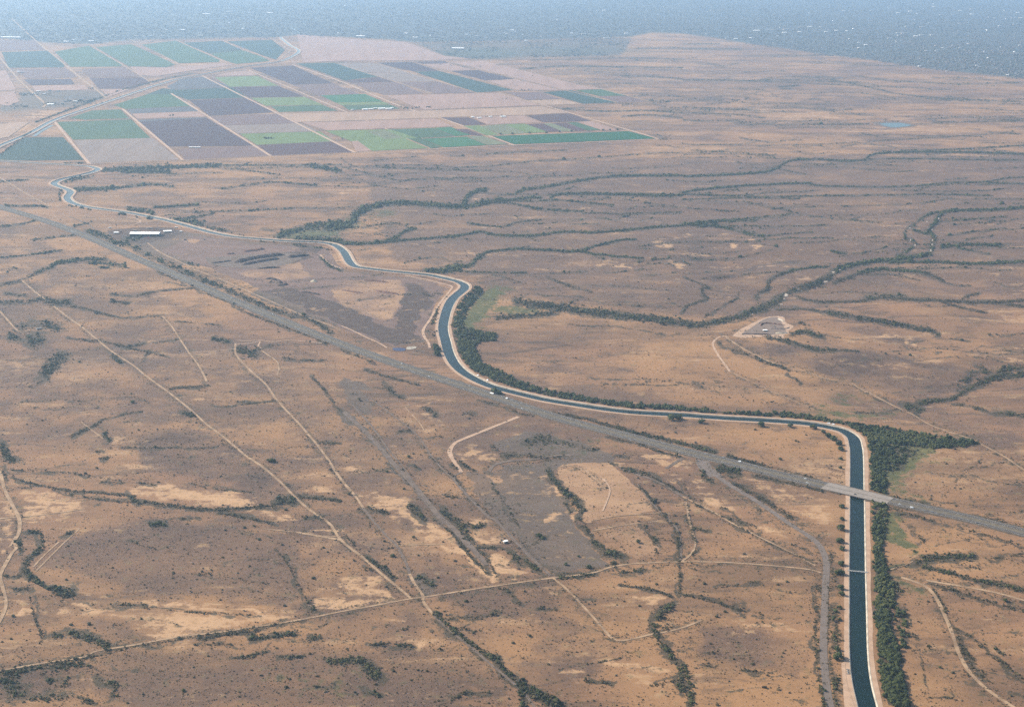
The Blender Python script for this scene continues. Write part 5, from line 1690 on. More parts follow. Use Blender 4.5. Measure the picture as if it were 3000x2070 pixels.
b = MB(); b.box(-7, 7, -1.5, -.8, -2.5, 1.0); b.box(-7, -6.3, -1.5, 4.5, -2.5, 1.0); b.box(6.3, 7, -1.5, 4.5, -2.5, 1.0); b.box(-.3, .3, -1.5, 4, -2.5, .9); b.build('wall', M_CONC, to)
b = MB(); b.box(-6.2, -.4, -.6, -.4, -2.3, .9); b.box(.4, 6.2, -.6, -.4, -2.3, .9); b.build('gate', M_DARKWALL, to)
b = MB(); b.box(-7.2, 7.2, 1.2, 2.6, 1.01, 1.25); b.build('walkway', M_METAL, to)
b = MB()
for q in (-4, 4): b.box(q - .25, q + .25, 1.6, 2.1, 1.26, 2.5); b.tube((q, 1.85, 2.5), (q, 1.85, 3.6), .08, .06, 6)
b.build('gate_hoist', M_METAL, to)
sheet('concrete_apron', 'D3', [1074, 1092, 1100, 1088, 1108, 1190, 1122, 1260, 1146, 1330, 1166, 1410, 1104, 1410, 1086, 1250], M_BANK, .64)

# ------------------------------------------------------------------ buildings
def shed(name, label, r, px, py, w_, d_, h_, rz, roof=M_WHITE, wall=M_WALL, open_front=False, group=None, rise=.12, z=None, lean=False):
    x, y, zz = at(r, px, py)
    o = thing(name, label, 'building', (x, y, zz if z is None else z), rz, group)
    b = MB()
    if open_front:
        b.box(-w_ / 2, w_ / 2, d_ / 2 - .3, d_ / 2, 0, h_); b.box(-w_ / 2, -w_ / 2 + .3, -d_ / 2, d_ / 2 - .31, 0, h_); b.box(w_ / 2 - .3, w_ / 2, -d_ / 2, d_ / 2 - .31, 0, h_)
    else: b.box(-w_ / 2, w_ / 2, -d_ / 2, d_ / 2, 0, h_)
    b.build('wall', wall, o)
    e = min(1.0, d_ * .06); k = d_ * rise
    b = MB(); b.prism([(-d_ / 2 - e, h_ + .02), (d_ / 2 + e, h_ + .02), (d_ / 2 + e, h_ + .3), (0, h_ + .3 + k), (-d_ / 2 - e, h_ + .3)], -w_ / 2 - e, w_ / 2 + e); b.build('roof', roof, o)
    if open_front:
        for q in np.linspace(-w_ / 2 + .5, w_ / 2 - .5, 12):
            b = MB(); b.box(q - .2, q + .2, -d_ / 2 + .3, -d_ / 2 + .7, 0, h_); b.build('post', M_METAL, o)
    else:
        n = max(1, int(w_ / 9))
        for q in np.linspace(-w_ / 2, w_ / 2, n + 2)[1:-1]:
            b = MB(); b.box(q - 1.2, q + 1.2, -d_ / 2 - .06, -d_ / 2 + .02, .05 if n < 2 else 1.0, min(2.6, h_ - .3)); b.build('door' if n < 2 else 'window', M_GLASS, o)
    return o
shed('long_shed', 'long open-fronted shed with a bright white roof in the yard by the highway', 'B1', 985, 438, 96, 34, 8, .05, open_front=True, wall=M_DARKWALL, rise=.10)
shed('small_shed', 'small white-roofed shed left of the long white shed', 'B1', 788, 425, 15, 12, 4, .2)
shed('small_shed', 'white-roofed shed joined near the right end of the long shed', 'B1', 1135, 417, 26, 16, 5, .3)
shed('office_trailer', 'pinkish small building right behind the long white shed', 'B1', 915, 412, 12, 9, 5, .1, roof=M_WALL)
shed('storage_box', 'tiny white store building right of the sheds', 'B1', 1226, 415, 8, 6, 3, .2)
shed('grey_shed', 'grey low shed behind the long white shed by the canal road', 'B1', 1015, 392, 16, 8, 3, .1, roof=M_METAL)
shed('storage_box', 'pale trailer parked by the canal road behind the yard', 'B1', 1195, 388, 10, 4, 3, -.1)
shed('storage_box', 'white trailer at the left end of the yard', 'B1', 745, 390, 9, 4, 3, .5)
shed('trailer_home', 'white trailer standing among wrecks on a bare sandy lot', 'D2', 1112, 275, 8, 4.5, 3.2, .6)
shed('site_hut', 'white hut on the graded pad on the ridge', 'B3', 558, 1087, 11, 6, 3.5, .1)
shed('farmhouse', 'whitish house by trees in the dark left thicket', 'B1', 262, 1074, 12, 7, 3, .6, roof=M_METAL)
for (a, b_, s, lb) in ((1085, 258, 5, 'dark wreck left of the white trailer on the sandy lot'), (1105, 246, 4.5, 'dark wreck behind the white trailer on the sandy lot'), (1075, 275, 4, 'low dark heap nearest the sandy lot centre')):
    x, y, z = at('D2', a, b_); bb = MB(); bb.box(-s / 2, s / 2, -1, 1, .2, 1.1, .2); bb.box(-s / 4, s / 4, -.85, .85, 1.1, 1.7, .25); o = bb.build('wrecked_car', M_DARKWALL); o.location = (x, y, z); o.rotation_euler = (0, 0, s)
    tag(o, lb, 'wreck')
FB = [(160, 746, 26), (200, 743, 22), (230, 738, 16), (272, 740, 34), (320, 741, 30), (345, 737, 14), (75, 748, 12), (935, 803, 20), (1010, 796, 16), (1095, 795, 26), (890, 798, 16)]
for k, (a, b_, w_) in enumerate(FB):
    shed('farm_building', 'white-roofed farm building in the row beside the field road' if k < 7 else 'pale farm building in the bare farmyard among brown plots', 'A2', a, b_, w_ * 1.1, w_ * .7, 5, .38, group='farm row buildings' if k < 7 else 'farmyard buildings')
for k, (a, b_, w_) in enumerate([(258, 622, 20), (335, 618, 22), (392, 620, 24), (300, 640, 16), (440, 690, 18), (470, 684, 20), (510, 692, 22), (545, 678, 18), (590, 684, 22), (342, 712, 34), (420, 705, 18), (640, 668, 16), (230, 640, 18), (500, 715, 18), (145, 495, 30), (125, 490, 18)]):
    shed('village_house', 'small house in the cluster beside the wide dirt road at the far left', 'A1', a, b_, w_, w_ * .7, 5, .4 + .3 * (k % 3), roof=(M_WHITE, M_METAL, M_WALL)[k % 3], group='houses of the far left cluster')
shed('long_white_roof', 'long bright white strip roof at the far left edge of the fields', 'A1', 75, 259, 175, 30, 9, 0)
shed('field_store', 'long thin white roof on the pale corner of the dark brown field', 'A1', 1320, 1002, 52, 9, 4, .1)
shed('packing_house', 'largest white-roofed hall at the edge of the far green area', 'A2', 790, 335, 105, 36, 10, .05)
# far suburb: white roofs one can pick out
CB = {'A1': [450, 287, 70, 620, 285, 60, 400, 292, 40, 490, 294, 40, 500, 275, 40, 650, 280, 30, 210, 163, 50, 870, 214, 70, 775, 245, 60, 1230, 175, 40, 1240, 208, 60, 1130, 210, 30, 1360, 248, 70, 1100, 249, 50, 1200, 248, 60, 930, 249, 60, 1020, 249, 60, 1460, 176, 50, 1400, 100, 120, 1560, 86, 120, 1700, 90, 130, 1830, 92, 100, 2150, 132, 60, 2300, 240, 60, 180, 105, 40, 100, 104, 40, 1650, 200, 30, 800, 250, 50],
 'A2': [130, 250, 120, 375, 265, 30, 500, 259, 70, 780, 246, 50, 620, 226, 40, 920, 250, 60, 1085, 192, 40, 1160, 211, 50, 1290, 240, 40, 1640, 236, 60, 1690, 239, 60, 1770, 232, 60, 1930, 232, 50, 1560, 232, 40, 1740, 76, 60, 1780, 76, 60, 1520, 131, 60, 1250, 281, 40, 440, 232, 50, 980, 262, 40, 1450, 122, 50, 1800, 262, 90, 850, 240, 40, 690, 225, 40],
 'A3': [80, 216, 60, 165, 234, 40, 300, 267, 50, 360, 269, 50, 460, 264, 50, 500, 212, 90, 600, 206, 120, 700, 203, 90, 800, 190, 60, 860, 187, 60, 940, 186, 50, 670, 168, 30, 690, 226, 60, 790, 222, 50, 900, 217, 50, 970, 222, 40, 1040, 213, 50, 1110, 216, 40, 1500, 231, 90, 1620, 243, 80, 1400, 265, 50, 1520, 184, 60, 1620, 187, 70, 1690, 241, 60, 1090, 76, 50, 1280, 76, 50, 1460, 92, 60, 1540, 81, 60, 1700, 50, 60, 1880, 76, 60, 1960, 66, 80, 2190, 75, 80, 1750, 106, 60, 1830, 107, 60, 2080, 121, 60, 2240, 126, 80, 2290, 126, 60, 2080, 5, 60, 2150, 180, 60, 2250, 170, 60, 1720, 349, 40, 1650, 350, 40, 1190, 331, 30, 1880, 329, 40, 2010, 462, 30, 2200, 515, 30, 1240, 310, 40, 1720, 314, 50, 1960, 100, 70, 2270, 90, 60, 1400, 60, 50, 1580, 250, 60, 1460, 228, 60]}
for r_, v in CB.items():
    for a, b_, w_ in zip(v[0::3], v[1::3], v[2::3]):
        x, y, z = at(r_, a, b_); s_ = w_ * .7
        o = thing('suburb_building', 'white-roofed building standing out of the hazy far suburb', 'building', (x, y, 0), RNG.uniform(-.15, .15), 'white roofs of the far suburb')
        b = MB(); b.box(-s_ / 2, s_ / 2, -s_ * .35, s_ * .35, 0, 8.5); b.build('wall', M_PALEROOF if RNG.random() < .6 else M_WALL, o)
        b = MB(); b.prism([(-s_ * .36, 8.52), (s_ * .36, 8.52), (s_ * .36, 9.0), (0, 11.0), (-s_ * .36, 9.0)], -s_ / 2 - .5, s_ / 2 + .5); b.build('roof', M_WHITE if RNG.random() < .35 else M_PALEROOF, o)
# the mass of houses and garden trees behind
def town_points(n):
    p = TOWN[0][1]; px = RNG.uniform(-500, 3500, n); py = RNG.uniform(-60, 330, n); q = yh(px) + 204; wob = (vnoise(px, px * 0 + 7, 60, 1.0) - .5) * 10 + RNG.normal(0, 2.2, n); m = inside(px, py + wob, p); return px[m], py[m]
px, py = town_points(90000); X4, Y4 = plane(px, py); sz = RNG.uniform(4.5, 9.5, len(X4)) * np.clip(Y4 / 14000, .8, 1.5)
def blocks(x, y, cell=420.):
    u = (x * .924 + y * .381) / cell; v = (-x * .381 + y * .924) / cell; fu, fv = u - np.floor(u), v - np.floor(v)
    h = _NT[np.floor(u).astype(int) & 255, np.floor(v).astype(int) & 255]; street = (fu < .07) | (fv < .05)
    return h, street
hb_, st_ = blocks(X4, Y4)
pk = vnoise(X4, Y4, 700, 3.1) * .6 + vnoise(X4, Y4, 190, 7.7) * .4; k = (RNG.random(len(X4)) < pk * (.7 + .9 * hb_)) & ~st_
tag(scatter('town_trees', X4[k], Y4[k], np.zeros(k.sum()), sz[k], .8, M_TOWNTREE, base=(OV, OF), jit=.25, lift=.2), 'dark garden trees massed through the far suburb', 'trees', kind='stuff')
px = RNG.uniform(1200, 1900, 2600); py = RNG.uniform(108, 176, 2600); m = inside(px, py, VILLAGE[0][1]) & (vnoise(px, py * 4, 40, 3.0) > .45); X5, Y5 = plane(px[m], py[m])
tag(scatter('grove_trees', X5, Y5, np.zeros(len(X5)), RNG.uniform(4, 9, len(X5)), .8, M_TOWNTREE, base=(OV, OF), jit=.25, lift=.2), 'loose groves between the fields and the far suburb', 'trees', kind='stuff')
px, py = town_points(60000); X4, Y4 = plane(px, py); hb_, st_ = blocks(X4, Y4); k = (RNG.random(len(X4)) < 1.1 - .9 * hb_) & ~st_; X4, Y4 = X4[k], Y4[k]; n = len(X4)
HV = np.array([(-1, -1, 0), (1, -1, 0), (1, 1, 0), (-1, 1, 0), (-1, -1, .55), (1, -1, .55), (1, 1, .55), (-1, 1, .55), (-.85, 0, .95), (.85, 0, .95)], float)
HW = np.array([(0, 1, 5, 4), (1, 2, 6, 5), (2, 3, 7, 6), (3, 0, 4, 7)]); HR = np.array([(4, 5, 9, 8), (6, 7, 8, 9)]); HG = np.array([(5, 6, 9), (7, 4, 8)])
a = np.where(RNG.random(n) < .5, .0, 1.57) + RNG.normal(0, .15, n); c, s_ = np.cos(a), np.sin(a); hx = RNG.uniform(7, 12, n); hy = RNG.uniform(5.5, 8, n); hz = RNG.uniform(5, 8, n)
V = np.stack([X4[:, None] + HV[None, :, 0] * hx[:, None] * c[:, None] - HV[None, :, 1] * hy[:, None] * s_[:, None], Y4[:, None] + HV[None, :, 0] * hx[:, None] * s_[:, None] + HV[None, :, 1] * hy[:, None] * c[:, None], HV[None, :, 2] * hz[:, None] + np.zeros((n, 1))], -1).reshape(-1, 3)
rep = lambda q: (q[None] + (np.arange(n) * 10)[:, None, None]).reshape(-1, q.shape[1])
m, nt, bb = mat('town_house'); B = NB(nt); t = B.attr('tint').outputs['Fac']
B.l(B.mix(B.ramp(t, .985, .998), B.mix(t, (.13, .115, .105), (.25, .215, .19)), (.72, .70, .67)), bb.inputs['Base Color'])
tag(link('town_houses', npmesh('town_houses', V, [np.vstack([rep(HW), rep(HR)]), rep(HG)], m, dict(tint=np.repeat(RNG.random(n), 10)))), 'thousands of low houses spread across the hazy far suburb', 'houses', kind='stuff')

# trees about the farms
FT = [('A1', 1800, 940, 10, 26, 10), ('A1', 1840, 940, 8, 22, 6), ('A2', 430, 735, 12, 40, 10), ('A2', 500, 733, 10, 40, 8), ('A2', 590, 728, 9, 30, 6), ('A2', 1085, 785, 7, 24, 4), ('A2', 980, 795, 6, 24, 4), ('A2', 2110, 682, 10, 30, 8), ('A2', 2200, 686, 8, 40, 5),
 ('A2', 1250, 612, 8, 60, 8), ('A1', 2310, 565, 10, 24, 5), ('A1', 1170, 788, 10, 40, 4), ('A2', 2180, 945, 8, 40, 8), ('A3', 440, 672, 10, 30, 6), ('A3', 360, 680, 8, 50, 10), ('A1', 250, 640, 8, 120, 30), ('A1', 560, 690, 9, 130, 50), ('A1', 160, 640, 9, 60, 20), ('A1', 120, 720, 9, 90, 22), ('A1', 340, 705, 9, 60, 20), ('A1', 620, 600, 9, 30, 8)]
tx, ty, tr = [], [], []
for r_, a, b_, s_, sp, n in FT:
    q = reg(r_, [a, b_])[0]; tx.append(q[0] + RNG.normal(0, sp * .2, n)); ty.append(q[1] + RNG.normal(0, sp * .035, n)); tr.append(RNG.uniform(.6, 1.1, n) * s_ * .6)
tx, ty, tr = map(np.concatenate, (tx, ty, tr)); fx_, fy_ = plane(tx, ty)
q = np.vstack([np.c_[x, y] for x, y in [(1160, 910), (1275, 905), (1390, 903), (1480, 898), (1560, 893), (1775, 885), (1820, 884), (1870, 883), (1080, 913)]]); q = reg('A2', q); gx_, gy_ = plane(q[:, 0], q[:, 1])
for x, y in zip(gx_, gy_): tree(float(x), float(y), 0, 7.0, 'round dark tree standing along the upper edge of the long dark green field', 'trees along the long green field', 'field_tree')
x, y, z, r = clump(fx_, fy_, np.zeros(len(fx_)), tr, 3)
tag(scatter('farm_trees', x, y, z, r, .9, M_TREE), 'dark tree clumps round the farmsteads and far left houses', 'trees', kind='stuff')

# ------------------------------------------------------------------ yard, ponds, ridge pad
M_MULCH = simple('mulch', (.060, .045, .042), (.085, .062, .055), 5, detail=4); M_REDSOIL = simple('red_soil', (.230, .120, .085), (.18, .10, .075), 6); M_SAND = simple('sand_pile', (.66, .56, .40), (.58, .48, .34), 4)
M_YARD = simple('yard_soil', (.345, .225, .165), (.250, .170, .130), 40, detail=5, lo=.38, hi=.62); M_PADSOIL = simple('pad_gravel', (.300, .220, .175), (.255, .19, .15), 12)
M_DARKSOIL = simple('dark_compost_soil', (.150, .110, .092), (.115, .088, .075), 30, detail=5, lo=.38, hi=.62)
M_POOL = simple('blue_lining', (.055, .060, .14), (.045, .05, .12), 4, rough=.4)
def drape_poly(name, r, pts, material, lift, step=14.0):
    """a patch of ground surface that follows the terrain"""
    p = reg(r, pts); x, y, z = ground(p[:, 0], p[:, 1]); P = crom(np.vstack([np.c_[x, y], [[x[0], y[0]]]]), step)[:-1]
    c = P.mean(0); rings = np.concatenate([c + (P - c) * f for f in (1, .75, .5, .25)]); n = len(P)
    V = np.c_[rings, height(rings[:, 0], rings[:, 1]) + lift]; V = np.vstack([V, [[*c, float(height(c[0], c[1])) + lift]]])
    i = np.arange(n); j = (i + 1) % n
    Q = np.concatenate([np.stack([k * n + i, k * n + j, (k + 1) * n + j, (k + 1) * n + i], -1) for k in range(3)]); T = np.stack([3 * n + i, 3 * n + j, np.full(n, 4 * n)], -1)
    me = npmesh(name, V, [Q, T], material)
    if np.mean([q.normal.z for q in me.polygons[:20]]) < 0: me.flip_normals()
    return tag(link(name, me), kind='structure')
drape_poly('rutted_yard_ground', 'P', [600, 755, 760, 745, 860, 742, 880, 760, 800, 782, 700, 785, 620, 775], M_TRACK_GREY, .24)
def ridge(name, label, r, pts, w_, h_, material, group=None):
    p = reg(r, pts); x, y, z = ground(p[:, 0], p[:, 1]); ln = crom(np.c_[x, y], 5.0); n = len(ln)
    N_ = normals(ln); t = np.linspace(0, 1, n); e = np.sin(np.clip(np.minimum(t, 1 - t) * 6, 0, 1) * 1.57)
    wv = w_ * (.35 + .65 * e) * (1 + .25 * RNG.normal(0, 1, n).clip(-1.5, 1.5) * .6); hv = h_ * e * (1 + .22 * RNG.normal(0, 1, n).clip(-1.5, 1.5))
    us = np.array([-.5, -.3, -.1, .1, .3, .5]); hs = np.array([-.05, .6, 1, .95, .55, -.05])
    xy = ln[:, None] + N_[:, None] * (us[None] * wv[:, None])[..., None]; z0 = height(xy[..., 0], xy[..., 1])
    V = np.concatenate([xy, (z0 + hs[None] * hv[:, None])[..., None]], -1).reshape(-1, 3); i = np.arange(n * 6).reshape(n, 6)
    q = np.stack([i[:-1, :-1], i[:-1, 1:], i[1:, 1:], i[1:, :-1]], -1).reshape(-1, 4)
    return tag(link(name, npmesh(name, V, q, material)), label, 'heap', group)
ridge('mulch_windrow', 'longest dark windrow of mulch in the yard', 'B1', [1590, 625, 1730, 592, 1930, 568], 34, 7, M_MULCH)
ridge('mulch_windrow', 'dark windrow in front of the longest one', 'B1', [1640, 640, 1780, 612, 1900, 596], 26, 5, M_MULCH)
ridge('mulch_windrow', 'dark windrow at the right end of the longest ones', 'B1', [1945, 588, 2030, 580, 2095, 570], 24, 6, M_MULCH)
ridge('mulch_windrow', 'short dark windrow nearest the pale bare strip', 'B1', [1740, 664, 1820, 660, 1905, 656], 14, 4, M_MULCH)
ridge('mulch_windrow', 'thin low windrow left of the dark windrows', 'B1', [1430, 628, 1500, 620, 1570, 610], 12, 3, M_MULCH)
ridge('soil_bank', 'reddish soil bank behind the dark windrows', 'B1', [1650, 550, 1720, 540, 1795, 530], 20, 5, M_REDSOIL)
ridge('soil_bank', 'small reddish heap left of the red soil bank', 'B1', [1530, 566, 1560, 564, 1590, 562], 12, 4, M_REDSOIL)
ridge('mulch_heap', 'curved dark heap on the open pink yard, upper left piece', 'B1', [1800, 735, 1840, 730, 1870, 742], 18, 4, M_MULCH)
ridge('mulch_heap', 'curved dark heap on the open pink yard, middle piece', 'B1', [1870, 740, 1890, 745, 1905, 765], 14, 4, M_MULCH)
ridge('mulch_heap', 'curved dark heap on the open pink yard, lower right piece', 'B1', [1880, 778, 1920, 774, 1950, 768], 18, 4, M_MULCH)
ridge('mulch_heap', 'flat dark heap on the grey part of the yard', 'B1', [2040, 820, 2100, 828, 2175, 842], 12, 3, M_MULCH)
ridge('soil_bank', 'long reddish bank across the pale yard', 'B2', [230, 812, 300, 825, 395, 838], 12, 3, M_REDSOIL)
ridge('soil_bank', 'reddish bank along the top of the pale yard', 'B2', [150, 742, 240, 748, 325, 758], 10, 3, M_REDSOIL)
ridge('soil_bank', 'faint reddish bank at the left of the pale yard', 'B2', [0, 806, 60, 818, 150, 830], 10, 2.5, M_REDSOIL)
x, y, z = at('B1', 2128, 750)
b = MB(); n = 16
rings = []
for k, (rr_, zz_) in enumerate(((9, -.1), (6.5, 1.8), (3.6, 4.0), (.8, 5.6))):
    rings.append(np.c_[np.cos(np.arange(n) * 6.283 / n) * rr_ * RNG.uniform(.85, 1.15, n) * 1.2, np.sin(np.arange(n) * 6.283 / n) * rr_ * RNG.uniform(.85, 1.15, n), np.full(n, zz_)])
b.add(np.vstack(rings), [(k * n + i, k * n + (i + 1) % n, (k + 1) * n + (i + 1) % n, (k + 1) * n + i) for k in range(3) for i in range(n)] + [tuple(3 * n + i for i in range(n))])
o = b.build('sand_heap', M_SAND); o.location = (x, y, z); tag(o, 'pale yellowish sand cone in the yard', 'heap')
sheet('water', 'B2', [345, 1202, 400, 1200, 435, 1206, 425, 1220, 360, 1218], M_POOL, .5)
sheet('concrete_pad', 'B2', [445, 1194, 495, 1190, 510, 1200, 470, 1212, 440, 1208], M_CONC, .52)
sheet('pond_shore', 'A3', [1270, 826, 1400, 826, 1480, 830, 1590, 852, 1500, 862, 1420, 870, 1330, 850], M_TRACK_GREY, .4)
sheet('water', 'A3', [1330, 838, 1400, 834, 1475, 835, 1550, 850, 1490, 860, 1420, 864, 1360, 850], M_POND, .6)
drape_poly('graded_pad', 'B3', [335, 1118, 400, 1070, 540, 1002, 620, 985, 685, 992, 700, 1030, 752, 1052, 738, 1072, 718, 1085, 718, 1106, 682, 1112, 680, 1136, 560, 1125, 400, 1132], M_BANK, .30)
drape_poly('graded_pad', 'B3', [395, 1108, 470, 1060, 560, 1003, 640, 992, 672, 1030, 690, 1070, 700, 1094, 620, 1110, 500, 1112], M_PADSOIL, .42)
M_PADDK = simple('pad_dark_soil', (.17, .12, .10), (.14, .10, .085), 6)  # darker soil of the berm along the pad front
ridge('earth_berm', 'straight dark berm along the front of the graded pad', 'B3', [395, 1106, 500, 1108, 612, 1111], 6, 2.5, M_PADDK)
ridge('earth_berm', 'curved berm looping round the raised middle of the pad', 'B3', [525, 1055, 545, 1036, 610, 1038, 700, 1050], 6, 3, M_REDSOIL)
ridge('earth_berm', 'lower curved berm on the right of the pad', 'B3', [575, 1068, 640, 1072, 700, 1070, 728, 1060], 5, 2, M_PADSOIL)
ridge('sand_bank', 'pale yellow bank at the right front of the pad', 'B3', [625, 1100, 670, 1102, 715, 1098], 9, 3, M_SAND)
ridge('rubble_heap', 'white rubble heap at the top corner of the pad', 'B3', [645, 1000, 665, 1012, 690, 1024], 8, 3, M_CONC)
# pale gravel bars in the large wash
M_BAR = simple('wash_gravel', (.62, .52, .42), (.52, .43, .34), 8)
for k, (a, b_, w_, h_) in enumerate(BARS):
    t = np.arange(9) * 6.283 / 9; drape_poly('gravel_bar', 'B3', np.c_[a + np.cos(t) * w_ * .5 * RNG.uniform(.7, 1.2, 9), b_ + np.sin(t) * h_ * .5 * RNG.uniform(.7, 1.2, 9)].ravel(), M_BAR, .5, 6.0)

# ------------------------------------------------------------------ vehicles
def car_parts(L=4.6, Wd=1.85, van=False):
    h = 2.3 if van else 1.45; y = Wd / 2; b = MB()
    if van: pf = [(-L / 2, .35), (L / 2, .35), (L / 2, 1.0), (L / 2 - .8, 1.15), (L / 2 - 1.5, h), (-L / 2, h)]
    else: pf = [(-L / 2, .35), (L / 2, .35), (L / 2, .72), (L / 2 - 1.0, .92), (-L / 2 + .7, .96), (-L / 2, .85)]
    V = [(x, -y, z) for x, z in pf] + [(x, y, z) for x, z in pf]; n = len(pf)
    b.add(V, [tuple(range(n))[::-1], tuple(range(n, 2 * n))] + [(i, (i + 1) % n, n + (i + 1) % n, n + i) for i in range(n)])
    c = MB()
    if van: c.box(L / 2 - 1.5, L / 2 - .95, -y - .01, y + .01, 1.2, 1.75, .05)
    else:
        b.box(-L / 2 + 1.1, L / 2 - 1.9, -y + .28, y - .28, h - .06, h)
        pf = [(-L / 2 + .6, .965), (L / 2 - 1.15, .935), (L / 2 - 1.9, h - .065), (-L / 2 + 1.1, h - .065)]; m_ = 4
        V = [(x, -y + .15 + .12 * (z > 1.2), z) for x, z in pf] + [(x, y - .15 - .12 * (z > 1.2), z) for x, z in pf]
        c.add(V, [(3, 2, 1, 0), (4, 5, 6, 7)] + [(i, (i + 1) % 4, 4 + (i + 1) % 4, 4 + i) for i in range(4)])
    wh = []
    for sx in (-1, 1):
        for sy in (-1, 1):
            q = MB(); q.tube((sx * L * .31, sy * (y - .2), .34), (sx * L * .31, sy * (y + .02), .34), .34, .34, 10); wh.append(q)
    return b, c, wh
paints = {'white': simple('white_paint', (.8, .8, .79), rough=.35, spec=.5), 'silver': simple('silver_paint', (.5, .5, .5), rough=.3, spec=.5), 'dark': simple('dark_paint', (.05, .05, .06), rough=.3, spec=.5), 'red': simple('red_paint', (.30, .05, .04), rough=.35, spec=.5)}
PROTO = {}
def vehicle(name, label, x, y, z, rz, paint, van=False, L=4.6, Wd=1.85, group=None):
    key = (van, L, Wd)
    if key not in PROTO:
        b, c, wh = car_parts(L, Wd, van); PROTO[key] = (b.mesh('body', paints['white']), c.mesh('windows', M_GLASS), [q.mesh('wheel', M_RUBBER) for q in wh])
    bm_, cm, wm = PROTO[key]; o = thing(name, label, 'truck' if L > 7 else ('van' if van else 'car'), (x, y, z), rz, group)
    q = link('body', bm_, o); q.material_slots[0].link = 'OBJECT'; q.material_slots[0].material = paints[paint]
    link('windows', cm, o)
    for m_ in wm: link('wheel', m_, o)
    return o
VEH = [('C2', 230, 97, 'silver', 0, 'silver car on the highway above the two nearest the yard corner'), ('C2', 387, 153, 'white', 0, 'white car on the highway beside the canal yard corner'), ('C2', 605, 236, 'white', 0, 'white car on the highway before the canal tree'),
 ('C2', 865, 316, 'silver', 0, 'silver car on the highway just left of the canal tree'), ('C2', 1018, 362, 'white', 2, 'white truck on the highway where it runs closest to the canal'), ('C2', 1115, 397, 'white', 1, 'white van following the truck closest to the canal'),
 ('C2', 1222, 458, 'white', 0, 'white car beside the pale loop road junction'), ('C2', 1580, 562, 'silver', 0, 'silver car midway between loop road junction and old road junction'), ('C2', 1945, 627, 'silver', 0, 'silver car above the bare orange lot'),
 ('C3', 272, 785, 'silver', 0, 'silver car left of the white car near the old road junction'), ('C3', 378, 807, 'white', 1, 'bright white van near the old road junction'), ('C3', 488, 842, 'silver', 0, 'silver car right of the bright white van'),
 ('C3', 712, 893, 'silver', 0, 'silver car alone before the bridge approach'), ('C3', 812, 941, 'white', 0, 'white car, left of two together before the bridge'), ('C3', 840, 951, 'white', 0, 'white car, right of two together before the bridge'),
 ('C3', 1175, 1036, 'dark', 0, 'dark reddish car in the middle of the canal bridge'), ('C3', 1455, 1106, 'white', 0, 'white car just right of the canal bridge'), ('C3', 1565, 1136, 'white', 1, 'bright white van right of the canal bridge'),
 ('C3', 1710, 1162, 'silver', 0, 'silver car farther right of the canal bridge'), ('C3', 1990, 1250, 'dark', 0, 'dark car on the highway near the right edge'),
 ('B1', 785, 541, 'white', 0, 'white car on the highway below the long white shed'), ('B1', 880, 582, 'silver', 0, 'silver car on the highway below the long white shed, second from it'), ('B1', 1870, 971, 'white', 0, 'white car on the highway below the grey yard'), ('B1', 495, 412, 'white', 0, 'white car on the far highway left of the sheds')]
for r_, a, b_, pt, kind, lb in VEH:
    p = reg(r_, [a, b_])[0]; x, y = plane(p[0], p[1]); dd = np.hypot(W_ROAD[:, 0] - x, W_ROAD[:, 1] - y); i = int(dd.argmin()); t = W_ROAD[min(i + 2, len(W_ROAD) - 1)] - W_ROAD[max(i - 2, 0)]; t = t / np.linalg.norm(t); nr_ = np.array([t[1], -t[0]])
    o_ = float(np.dot(np.array([x, y]) - W_ROAD[i], nr_)); lanes = np.array([-13.2, -9.2, 9.2, 13.2]); o_ = float(lanes[np.abs(lanes - o_).argmin()]); q = W_ROAD[i] + nr_ * o_
    zz = zr[i] + (.24 if dbr[i] < 66 else .13)
    ang = math.atan2(t[1], t[0]) + (math.pi if o_ < 0 else 0)
    if kind == 2: vehicle('truck', lb, q[0], q[1], zz, ang, pt, True, 11.0, 2.5)
    elif kind == 1: vehicle('van', lb, q[0], q[1], zz, ang, pt, True, 6.2, 2.1)
    else: vehicle('car', lb, q[0], q[1], zz, ang, pt)
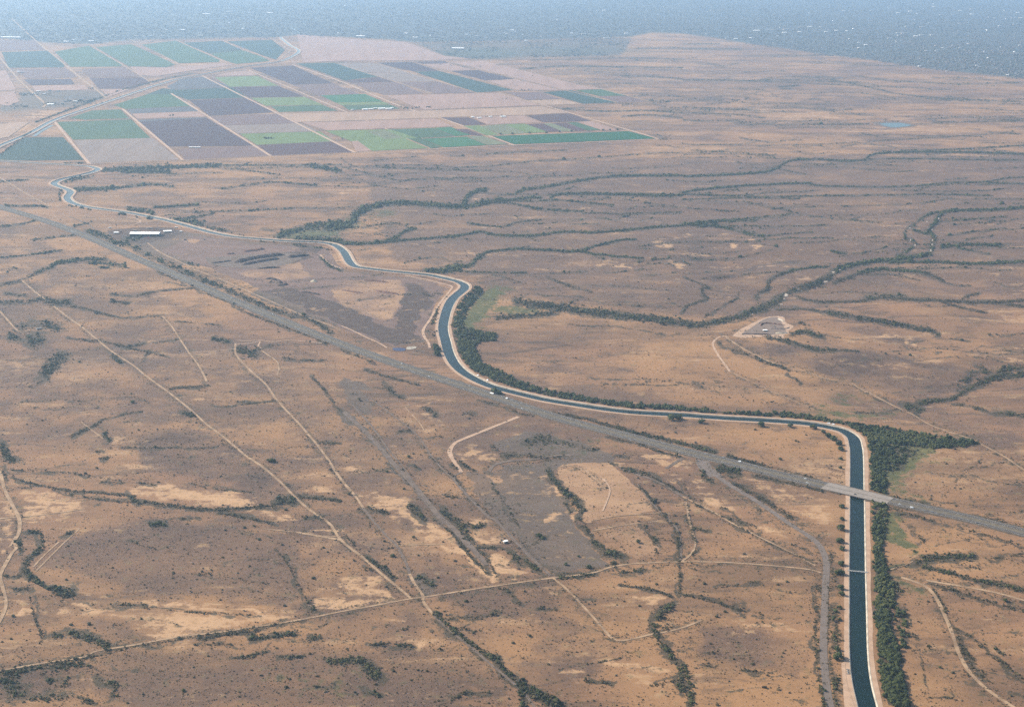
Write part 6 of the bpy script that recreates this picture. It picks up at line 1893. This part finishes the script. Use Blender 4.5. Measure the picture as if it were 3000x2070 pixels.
for r_, a, b_, lb in [('C3', 982, 568, 'white van parked on the outer canal road at the bend, left one'), ('C3', 1012, 576, 'white van parked on the outer canal road at the bend, right one'), ('C2', 905, 236, 'white van on the outer canal road beside the belt, upper one'), ('C2', 975, 268, 'white van on the outer canal road beside the belt, lower one')]:
    x, y, z = at(r_, a, b_); dd = np.hypot(W_CANAL[:, 0] - x, W_CANAL[:, 1] - y); i = int(dd.argmin()); t = W_CANAL[i + 2] - W_CANAL[i - 2]; t /= np.linalg.norm(t); q = W_CANAL[i] + np.array([t[1], -t[0]]) * 18.0
    dpz = float(np.clip((np.hypot(W_CANAL[i, 1], 1000) - 3400) / 1200, 0, 1) * 2.2); vehicle('van', lb, q[0], q[1], .45 + dpz, math.atan2(t[1], t[0]), 'white', True, 6.2, 2.1)

YV = [(860, 452, 'dark', 2), (900, 458, 'silver', 2), (935, 455, 'dark', 1), (965, 462, 'white', 0), (1005, 455, 'red', 2), (1050, 455, 'dark', 0), (840, 440, 'silver', 0), (1110, 430, 'dark', 2), (1165, 433, 'silver', 1), (1190, 428, 'dark', 0), (820, 416, 'dark', 1), (1090, 400, 'silver', 2), (1060, 396, 'dark', 1), (1255, 470, 'dark', 2), (1385, 466, 'dark', 2), (1270, 480, 'silver', 1)]
for a, b_, pt, kd in YV:
    x, y, z = at('B1', a, b_); L_, W_ = ((4.6, 1.85), (6.2, 2.1), (11.0, 2.5))[kd]
    vehicle(('car', 'van', 'truck')[kd], 'vehicle parked in the dirt yard around the long white shed', x, y, z + .02, RNG.random() * 3.1, pt, kd > 0, L_, W_, 'vehicles parked in the shed yard')

# ------------------------------------------------------------------ haze: one closed box of even air round everything
hx = 90000.0
b = MB(); b.box(-hx, hx, -hx, hx, -11.0, 1010.0)
m = bpy.data.materials.new('haze_air'); m.use_nodes = True; nt = m.node_tree; nt.nodes.clear()
pv = nt.nodes.new('ShaderNodeVolumePrincipled'); pv.inputs['Color'].default_value = (*HAZE_C, 1); pv.inputs['Density'].default_value = HAZE_D; pv.inputs['Anisotropy'].default_value = 0.40
ou = nt.nodes.new('ShaderNodeOutputMaterial'); nt.links.new(pv.outputs[0], ou.inputs['Volume'])
tag(b.build('haze', m), 'pale blue haze filling the air over the plain', 'haze', kind='stuff')
